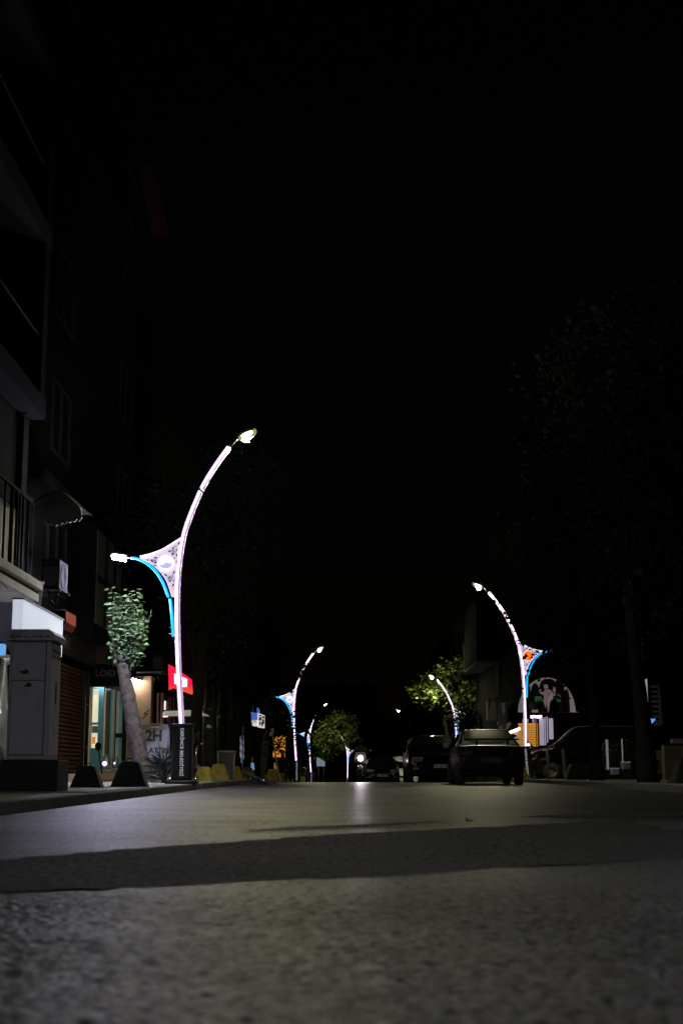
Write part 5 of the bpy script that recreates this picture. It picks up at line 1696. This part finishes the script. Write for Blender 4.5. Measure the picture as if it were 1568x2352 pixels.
# ledge / awning of the shop along the facade
MB().prism([P(1140, 1660, 74), P(1192, 1642, 68), P(1196, 1660, 68), P(1150, 1682, 74), P(1140, 1690, 74)], (.5, 0, 0)).build('awning_band', M_CREAM, br_)
MB().tube([P(1150, 1652, 73.8), P(1172, 1645, 71)], .06, 6).build('rolled_canvas', M_CANV, br_)
# AC box, sheet and dish on that facade
bxw = thing('wall_box', 'white metal box with slot hung on the right shop facade corner', 'box')
M_BXW = mat('white_metal_box', (.48, .5, .6), .5, .1, 6)
xa, za = P(1118, 1601, 70), P(1139, 1655, 70)
w_ = MB()
w_.mm((xa.x, 70, za.z), (za.x, 70.5, P(1118, 1610, 70).z), bev=.02)
w_.build('box', M_BXW, bxw)
MB().mm((P(1121, 1600, 70).x, 69.98, P(1121, 1625, 70).z), (P(1124, 1600, 70).x, 69.995, P(1121, 1606, 70).z)).build('slot', M_CABDK, bxw)
MB().tube([P(1133, 1610, 70.2), P(1133, 1590, 70.2)], .02, 6).build('rod', M_BXW, bxw)
shp = thing('folded_tarpaulin', 'pale lilac tarpaulin sheet hung between box and round dish', 'tarpaulin')
V_, F_ = [], []
nx, nz = 10, 8
rn = random.Random(3)
for j in range(nz + 1):
    for i in range(nx + 1):
        u, v = i / nx, j / nz
        px = 1143 + u * (32 - 3 * (1 - v)); py = 1617 - 8 * u + v * (52 - 4 * u)
        q = P(px, py, 69.5)
        V_.append((q.x, q.y + .10 * math.sin(u * 9) + (-.18 * math.sin(v * 3.1) ** 2), q.z))
for j in range(nz):
    for i in range(nx):
        a = j * (nx + 1) + i; F_.append((a, a + 1, a + nx + 2, a + nx + 1))
me = bpy.data.meshes.new('sheet'); me.from_pydata(V_, [], F_)
for p in me.polygons: p.use_smooth = True
o = link('sheet', me, mat('lilac_sheet', (.42, .43, .55), .5, .2, 4), shp)
so = o.modifiers.new('solid', 'SOLIDIFY'); so.thickness = .02
dsh = thing('satellite_dish', 'dark oval dish mounted on the right shop facade', 'dish')
q = P(1182, 1638, 68)
MB().lathe([(0, .02), (.32, -.03), (.46, -.14), (.47, -.13), (.33, 0), (0, .05)], Matrix.Translation(q) @ Matrix.Diagonal((.75, 1, 1.1, 1)) @ Matrix.Rotation(math.pi / 2, 4, 'X'), 22).build('dish', M_IRON, dsh)
MB().tube([q, q + Vector((.4, .5, -.1))], .03, 6).build('dish_arm', M_POLE, dsh)

# shop on the end wall facing the camera
yw = 64.9
shp2 = thing('corner_shop_front', 'corner shop front with orange slats, pale curtains and pink tube light', 'shop front')
M_OSL = mat('orange_slat', (.5, .24, .06), .6, .2, 6, emit=(1, .42, .07), es=.42)  # slats are no lamps but carry a painted orange glow
xa, xb = P(1190, 1700, yw).x, P(1236, 1700, yw).x
zt1, zt2 = P(1200, 1661, yw).z, P(1200, 1715, yw).z
MB().mm((xa, yw - .02, zt2 - .1), (xb, yw, zt1)).build('slat_backing', M_IRON, shp2)
sm_ = MB().box((0, 0, 0), (xb - xa - .04, .03, (zt1 - zt2) / 10 * .86)).mesh('slat'); sm_.materials.append(M_OSL)
for k in range(10):
    o = bpy.data.objects.new('slat', sm_); COL.objects.link(o); o.parent = shp2
    o.location = ((xa + xb) / 2 - .02, yw - .04, zt1 - (k + .5) * (zt1 - zt2) / 10)
MB().mm((P(1230, 1700, yw).x, yw - .07, zt2), (P(1232, 1700, yw).x, yw - .056, zt1)).build('slat_bar', M_IRON, shp2)
M_CURT = mat('pale_curtain', (.5, .5, .55), .7, .2, 6, emit=(.7, .66, .8), es=.28)  # curtain cloth emits a little to look lit
for (a_, b_, t_, bb_) in ((1238, 1249, 1650, 1712), (1250, 1253, 1648, 1712), (1255, 1257.5, 1646, 1706), (1260, 1270, 1650, 1698), (1223, 1232, 1652, 1660), (1200, 1213, 1652, 1660)):
    m_ = MB()
    xa_, xb_ = P(a_, 1700, yw).x, P(b_, 1700, yw).x
    nseg = max(2, int((b_ - a_)))
    for k in range(nseg):
        f0, f1 = k / nseg, (k + 1) / nseg
        m_.mm((xa_ + (xb_ - xa_) * f0, yw - .05 - (.03 if k % 2 else 0), P(a_, bb_, yw).z), (xa_ + (xb_ - xa_) * f1 - .004, yw - .015, P(a_, t_, yw).z))
    m_.build('curtain', M_CURT, shp2)
MB().mm((P(1224, 1660, yw).x, yw - .08, P(1224, 1660, yw).z), (P(1237, 1660, yw).x, yw - .05, P(1224, 1650.5, yw).z), bev=.02).build('hanging_screen', M_IRON, shp2)
M_PT = mat('pink_tube', (.9, .9, .9), .3, 0, emit=(1, .66, .95), es=6)
for (a_, b_) in ((1218, 1229), (1231, 1243)):
    MB().tube([P(a_, 1646.5, yw - .25), P(b_, 1646, yw - .25)], .055, 8).build('tube_lamp', M_PT, shp2)
# stall / cream tent left of the slats with a lamp bar
st_ = thing('market_stall', 'cream-lit stall with glowing lamp bar left of the orange slats', 'stall')
M_STL = mat('stall_cream', (.5, .44, .33), .8, .45, 4, emit=(1, .82, .55), es=.16)  # stall sheet emits faintly, standing in for light on it
MB().prism([P(1163, 1686, 63), P(1190, 1676, 63), P(1192, 1730, 63), P(1176, 1740, 63), P(1166, 1728, 63)], (0, .1, 0)).build('back_sheet', M_STL, st_)
MB().tube([P(1163, 1685, 62.9), P(1194, 1673, 62.9)], .06, 8).build('lamp_bar', mat('stall_lamp', (.9, .9, .9), .3, 0, emit=(1, .78, .70), es=2.2), st_)
MB().tube([P(1155, 1660, 62.9), P(1153, 1700, 62.9)], .07, 6).build('stall_post', M_PALEB, st_)
MB().tube([P(1159, 1662, 62.9), P(1160, 1700, 62.9)], .06, 6).build('stall_post', M_PALEB, st_)
MB().sphere(P(1177, 1690, 62.9), (.34, .1, .16), 10, 6).build('hanging_bag', M_IRON, st_)
MB().tube([P(1204, 1697, 62.9), P(1228, 1722, 62.9)], .05, 6).build('stall_brace', M_PALEB, st_)
MB().sphere(P(1213, 1722, 60), (.2, .2, .55), 10, 8).build('globe_lamp', mat('globe_lamp', (.9, .9, .9), .3, 0, emit=(1, .85, .85), es=1.6), st_)
# sign mural
mu = thing('shop_mural_sign', 'pale arched shop sign with dark hill shapes and green letters', 'sign')
M_MUR = mat('mural_pale', (.62, .55, .57), .6, .12, 5, emit=(1, .86, .9), es=.10)  # pale, pink and green sign paints all carry a faint added glow
M_MURD = mat('mural_dark', (.03, .028, .026), .7, .2, 5)
M_MURP = mat('mural_pink', (.55, .38, .40), .6, .12, 6, emit=(1, .6, .65), es=.10)
M_GRN = mat('mural_green', (.06, .22, .08), .6, .15, 6, emit=(.1, .5, .15), es=.12)
ym_ = 63.2
def ring_(cx, cy, rx, ry, Y, a0, a1, n=14):
    return [P(cx + rx * math.cos(R(a0 + (a1 - a0) * k / n)), cy - ry * math.sin(R(a0 + (a1 - a0) * k / n)), Y) for k in range(n + 1)]
MB().prism(ring_(1255, 1636, 66, 80, ym_, 0, 180, 26), (0, .06, 0)).build('arch_panel', M_MUR, mu)
MB().prism([P(1290, 1600, ym_ - .01), P(1312, 1636, ym_ - .01), P(1328, 1636, ym_ - .01), P(1320, 1634, ym_ - .01), P(1308, 1610, ym_ - .01), P(1300, 1600, ym_ - .01)], (0, .07, 0)).build('arch_foot', M_MUR, mu)
def dk(cx, cy, w, h, seed, Y=ym_ - .02):
    rr2 = random.Random(seed)
    pts = [P(cx - w * .95, cy + h, Y)] + ring_(cx, cy, w * .75, h * .8, Y, 180, 0, 10) + [P(cx + w * .95, cy + h, Y)]
    MB().prism(pts, (0, .008, 0)).build('dark_hill', M_MURD, mu)
dk(1228, 1596, 14, 34, 1); dk(1246, 1606, 12, 30, 2); dk(1283, 1592, 17, 44, 3); dk(1270, 1620, 12, 18, 4); dk(1211, 1600, 10, 36, 5); dk(1258, 1570, 24, 14, 6); dk(1300, 1606, 9, 30, 7)
MB().prism([P(1239, 1590, ym_ - .035), P(1249, 1588, ym_ - .035), P(1251, 1582, ym_ - .035), P(1257, 1582, ym_ - .035), P(1259, 1588, ym_ - .035), P(1266, 1588, ym_ - .035), P(1259, 1604, ym_ - .035), P(1252, 1627, ym_ - .035), P(1245, 1604, ym_ - .035)], (0, .006, 0)).build('pink_shape', M_MURP, mu)
MB().prism([P(1248, 1572, ym_ - .035), P(1257, 1572, ym_ - .035), P(1258, 1581, ym_ - .035), P(1248, 1581, ym_ - .035)], (0, .006, 0)).build('pink_shape', M_MURP, mu)
MB().prism([P(1270, 1573, ym_ - .035), P(1275, 1571, ym_ - .035), P(1275, 1598, ym_ - .035), P(1270, 1598, ym_ - .035)], (0, .006, 0)).build('pink_shape', M_MURP, mu)
MB().prism(ring_(1220, 1622, 7, 9, ym_ - .035, 0, 360, 16)[:-1], (0, .006, 0)).build('grey_disc', mat('mural_grey', (.14, .15, .19), .6, .1, 6), mu)
def mtext(s, px, py, size, m_):
    q = P(px, py, ym_ - .05)
    text_obj('lettering', s, size, m_, mu, .008, Matrix.Translation(q) @ FACE_CAM, bold=.02)
mtext('m', 1236, 1604, .42, M_GRN); mtext('t', 1281, 1602, .55, M_GRN)

# block on the far right
br2 = thing('corner_building', 'dim building with louvred column at the right picture edge', 'building')
y4 = 44
MB().mm((P(1483, 1700, y4).x, y4, 0), (24, 45.6, 14)).build('wall', M_DARKW, br2)
M_LOUV = mat('louvre_grey', (.34, .35, .36), .6, .15, 6)
lv = MB().box((0, 0, 0), (.20, .10, .075), bev=.006).mesh('louvre'); lv.materials.append(M_LOUV)
for k in range(8):
    q = P(1500 + k * .9, 1577 + k * 11.4, y4 - .08)
    o = bpy.data.objects.new('louvre', lv); COL.objects.link(o); o.parent = br2; o.location = q
MB().prism([P(1508, 1572, y4 - .06), P(1513, 1572, y4 - .06), P(1521, 1662, y4 - .06), P(1513, 1662, y4 - .06)], (0, .04, 0)).build('louvre_pier', M_LOUV, br2)
MB().prism([P(1515, 1560, y4 - .05), P(1519, 1560, y4 - .05), P(1524, 1776, y4 - .05), P(1517, 1776, y4 - .05)], (0, .04, 0)).build('corner_post', M_FRAME, br2)
for (a_, b_, c_, d_, m_) in ((1501, 1660, 1517, 1667, M_LOUV), (1500, 1678, 1516, 1682, M_FRAME), (1503, 1690, 1517, 1697, M_FRAME)):
    MB().prism([P(a_, b_, y4 - .07), P(c_, b_, y4 - .07), P(c_, d_, y4 - .07), P(a_, d_, y4 - .07)], (0, .03, 0)).build('ledge', m_, br2)
M_YWL = mat('yellow_wall', (.34, .30, .15), .8, .25, 4)
MB().prism([P(1498, 1724, y4 - .08), P(1515, 1724, y4 - .08), P(1518, 1778, y4 - .08), P(1506, 1778, y4 - .08)], (0, .05, 0)).build('yellow_panel', M_YWL, br2)
MB().prism([P(1507, 1745, y4 - .1), P(1512, 1744, y4 - .1), P(1513, 1768, y4 - .1), P(1509, 1768, y4 - .1)], (0, .015, 0)).build('door_shadow_gap', M_CABDK, br2)
for k in range(6):
    MB().mm((P(1527 + 6 * k, 1700, y4 - .1).x, y4 - .1, .6), (P(1528.5 + 6 * k, 1700, y4 - .1).x, y4 - .06, P(1530, 1590, y4).z)).build('facade_fin', M_FRAME, br2)
lwl = thing('low_wall', 'low beige wall with white ledge at the right picture edge', 'wall')
M_BGW = mat('beige_wall', (.17, .14, .115), .85, .15, 5, .2, 30)
a, b = P(1524, 1712, 41), P(1600, 1756, 41)
MB().mm((a.x, 41, .1), (b.x + 1, 41.4, a.z)).build('wall', M_BGW, lwl)
MB().mm((a.x - .02, 40.96, a.z + .002), (b.x + 1, 41.44, a.z + .05), bev=.01).build('coping', M_FRAME, lwl)
MB().mm((P(1541, 1700, 41.2).x, 41.1, a.z + .052), (b.x + 1, 41.4, P(1541, 1697, 41.2).z), bev=.02).build('white_box', mat('pale_box', (.28, .29, .34), .7, .1, 5), lwl)
vs = thing('blade_sign', 'narrow white vertical sign strip right of the thick trunk', 'sign')
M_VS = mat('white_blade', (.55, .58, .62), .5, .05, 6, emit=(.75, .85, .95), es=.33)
ybl = 43
MB().prism([P(1475, 1563, ybl), P(1485, 1559, ybl), P(1487.5, 1625, ybl), P(1488, 1634, ybl), P(1484.5, 1617, ybl), P(1483, 1578, ybl), P(1477.5, 1579, ybl)], (0, .12, 0)).build('blade', M_VS, vs)
MB().tube([P(1487, 1636, ybl + .05), P(1490, 1660, ybl + .05)], .025, 6).build('bracket', M_POLE, vs)
bt = thing('blue_pennant_light', 'small glowing blue triangle light by the louvred column', 'light')
MB().prism([P(1494, 1651, 43), P(1505, 1651, 43), P(1496.5, 1662, 43)], (0, .04, 0)).build('triangle', mat('blue_neon', (.1, .2, .5), .4, 0, emit=(.15, .35, 1), es=.9), bt)
MB().tube([P(1494, 1650, 43.02), P(1508, 1650, 43.02)], .012, 5).build('bracket', M_PALEB, bt)
# hedge, posts, steps
hg = thing('hedge', 'small scruffy dark green hedge between the two tree trunks', 'hedge', (0, 0, 0))
pts = []
for (cx, cy, rx, rz_) in ((1400, 1740, 20, 34), (1432, 1732, 18, 34), (1415, 1765, 30, 18), (1455, 1735, 12, 30)):
    q = P(cx, cy, 43.2)
    pts.append((tuple(q), (rx * 43.2 / FPX, .45, rz_ * 43.2 / FPX)))
link('foliage', leaf_mesh('foliage', clump_points(pts, 3200, 41, .09, 10), .09, 41), mat('hedge_leaf', (.05, .085, .03), .6, .35, 4), hg)
MB().tube([P(1410, 1790, 43.3), P(1412, 1735, 43.3)], .03, 6).build('stem', M_BARKD, hg)
MB().tube([P(1438, 1790, 43.3), P(1436, 1730, 43.3)], .03, 6).build('stem', M_BARKD, hg)
M_WP = mat('white_post_paint', (.6, .63, .68), .6, .12, 12, emit=(.8, .9, 1), es=.12)  # post paint emits faintly so the posts look lit
for (pxa, t_, b_, w_, lab) in ((1393.5, 1701, 1749, .034, 'thicker white post in the hedge nearest the left trunk'), (1428, 1698, 1748, .018, 'thinner white post in the hedge above the white steps')):
    pp = thing('white_post', lab, 'post', (0, 0, 0), 0, 'white posts in the hedge')
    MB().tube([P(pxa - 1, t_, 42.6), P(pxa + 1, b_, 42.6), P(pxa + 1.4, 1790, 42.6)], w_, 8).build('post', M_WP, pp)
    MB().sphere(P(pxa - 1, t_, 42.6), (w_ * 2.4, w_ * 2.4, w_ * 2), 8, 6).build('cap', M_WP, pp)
for (a_, b_, c_, d_, lab) in ((1431, 1751, 1447, 1766, 'upper white stepped block beside the hedge'), (1406, 1765.5, 1421, 1779, 'lower white stepped block beside the hedge')):
    wb = thing('white_planter', lab, 'planter', (0, 0, 0), 0, 'white blocks by the hedge')
    q0, q1 = P(a_, b_, 41.8), P(c_, d_, 41.8)
    MB().mm((q0.x, 41.8, q1.z), (q1.x, 42.2, q0.z), bev=.015).build('body', mat('planter_white', (.42, .44, .40), .75, .15, 8), wb)
    MB().mm((q0.x - .01, 41.79, q0.z + .001), (q1.x + .01, 42.21, q0.z + .02), bev=.004).build('rim', M_WP, wb)
lpv = thing('planter_wall', 'low dark wall carrying the white blocks between trunks', 'wall')
MB().mm((P(1380, 1780, 42.3).x, 42.25, .08), (P(1450, 1780, 42.3).x, 42.5, P(1380, 1768, 42.3).z), bev=.01).build('wall', M_PLINTH, lpv)
MB().mm((P(1422, 1780, 41.9).x, 41.85, .08), (P(1447, 1780, 41.9).x, 42.2, P(1422, 1767, 41.9).z), bev=.01).build('plinth', M_PLINTH, lpv)
# bollard posts on the right pavement
M_BOL = mat('bollard_pale', (.30, .29, .22), .6, .15, 12)
for (pa, pb_, t_, lab) in ((1256, 1260, 1722, 'pale slim bollard left of the parked van wheel'), (1292, 1297, 1722, 'pale slim bollard right of the parked van wheel')):
    bo = thing('bollard', lab, 'bollard', (0, 0, 0), 0, 'pale bollards on the right pavement')
    q = P(pa, t_, 42)
    MB().tube([(P(pb_, 1776, 42).x, 42, .1), q], .042, 10).build('post', M_BOL, bo)
    MB().sphere(q, (.084, .084, .05), 8, 6).build('cap', M_BOL, bo)
# extra blocks of dark facades further off on both sides
for (nm, x0_, x1_, ya_, yb_, h_, lab, sgn) in (('terrace_building', -18, -6.3, 46.1, 74, 13, 'dark terrace building behind the feather flag', 1), ('terrace_building', -18, -6.0, 76, 130, 12, 'dark far-left terrace beyond the second lamp', 1), ('terrace_building', 9.4, 20, 92, 150, 12, 'dark far-right terrace beyond the corner shop', -1), ('terrace_building', -40, 6, 235, 245, 14, 'dark building closing the far end of the street', 0)):
    t = thing(nm, lab, 'building')
    MB().mm((x0_, ya_, -4), (x1_, yb_, h_)).build('wall', M_DARKW, t)
    MB().mm((x0_ - .2, ya_, h_ + .002), (x1_ + .2, yb_, h_ + .25)).build('roof', M_DARKW, t)
    if sgn:
        xx = x1_ if sgn > 0 else x0_
        for fl in range(3):
            for k in range(int((yb_ - ya_) / 5)):
                window_on(t, xx, ya_ + 1 + 5 * k, ya_ + 3 + 5 * k, 3.2 + 3 * fl, 5.0 + 3 * fl, sgn, 1)
# stone on the road
st1 = MB()
gx, gy = G(1077, 1886)
st1.sphere((gx, gy, .016), (.05, .045, .035), 9, 7)
rn = random.Random(9)
for v in st1.bm.verts: v.co += Vector((rn.uniform(-.004, .004),) * 3)
tag(st1.build('pebble', mat('pebble_grey', (.30, .30, .29), .8, .2, 60)), 'small pale pebble lying alone on the asphalt', 'pebble')
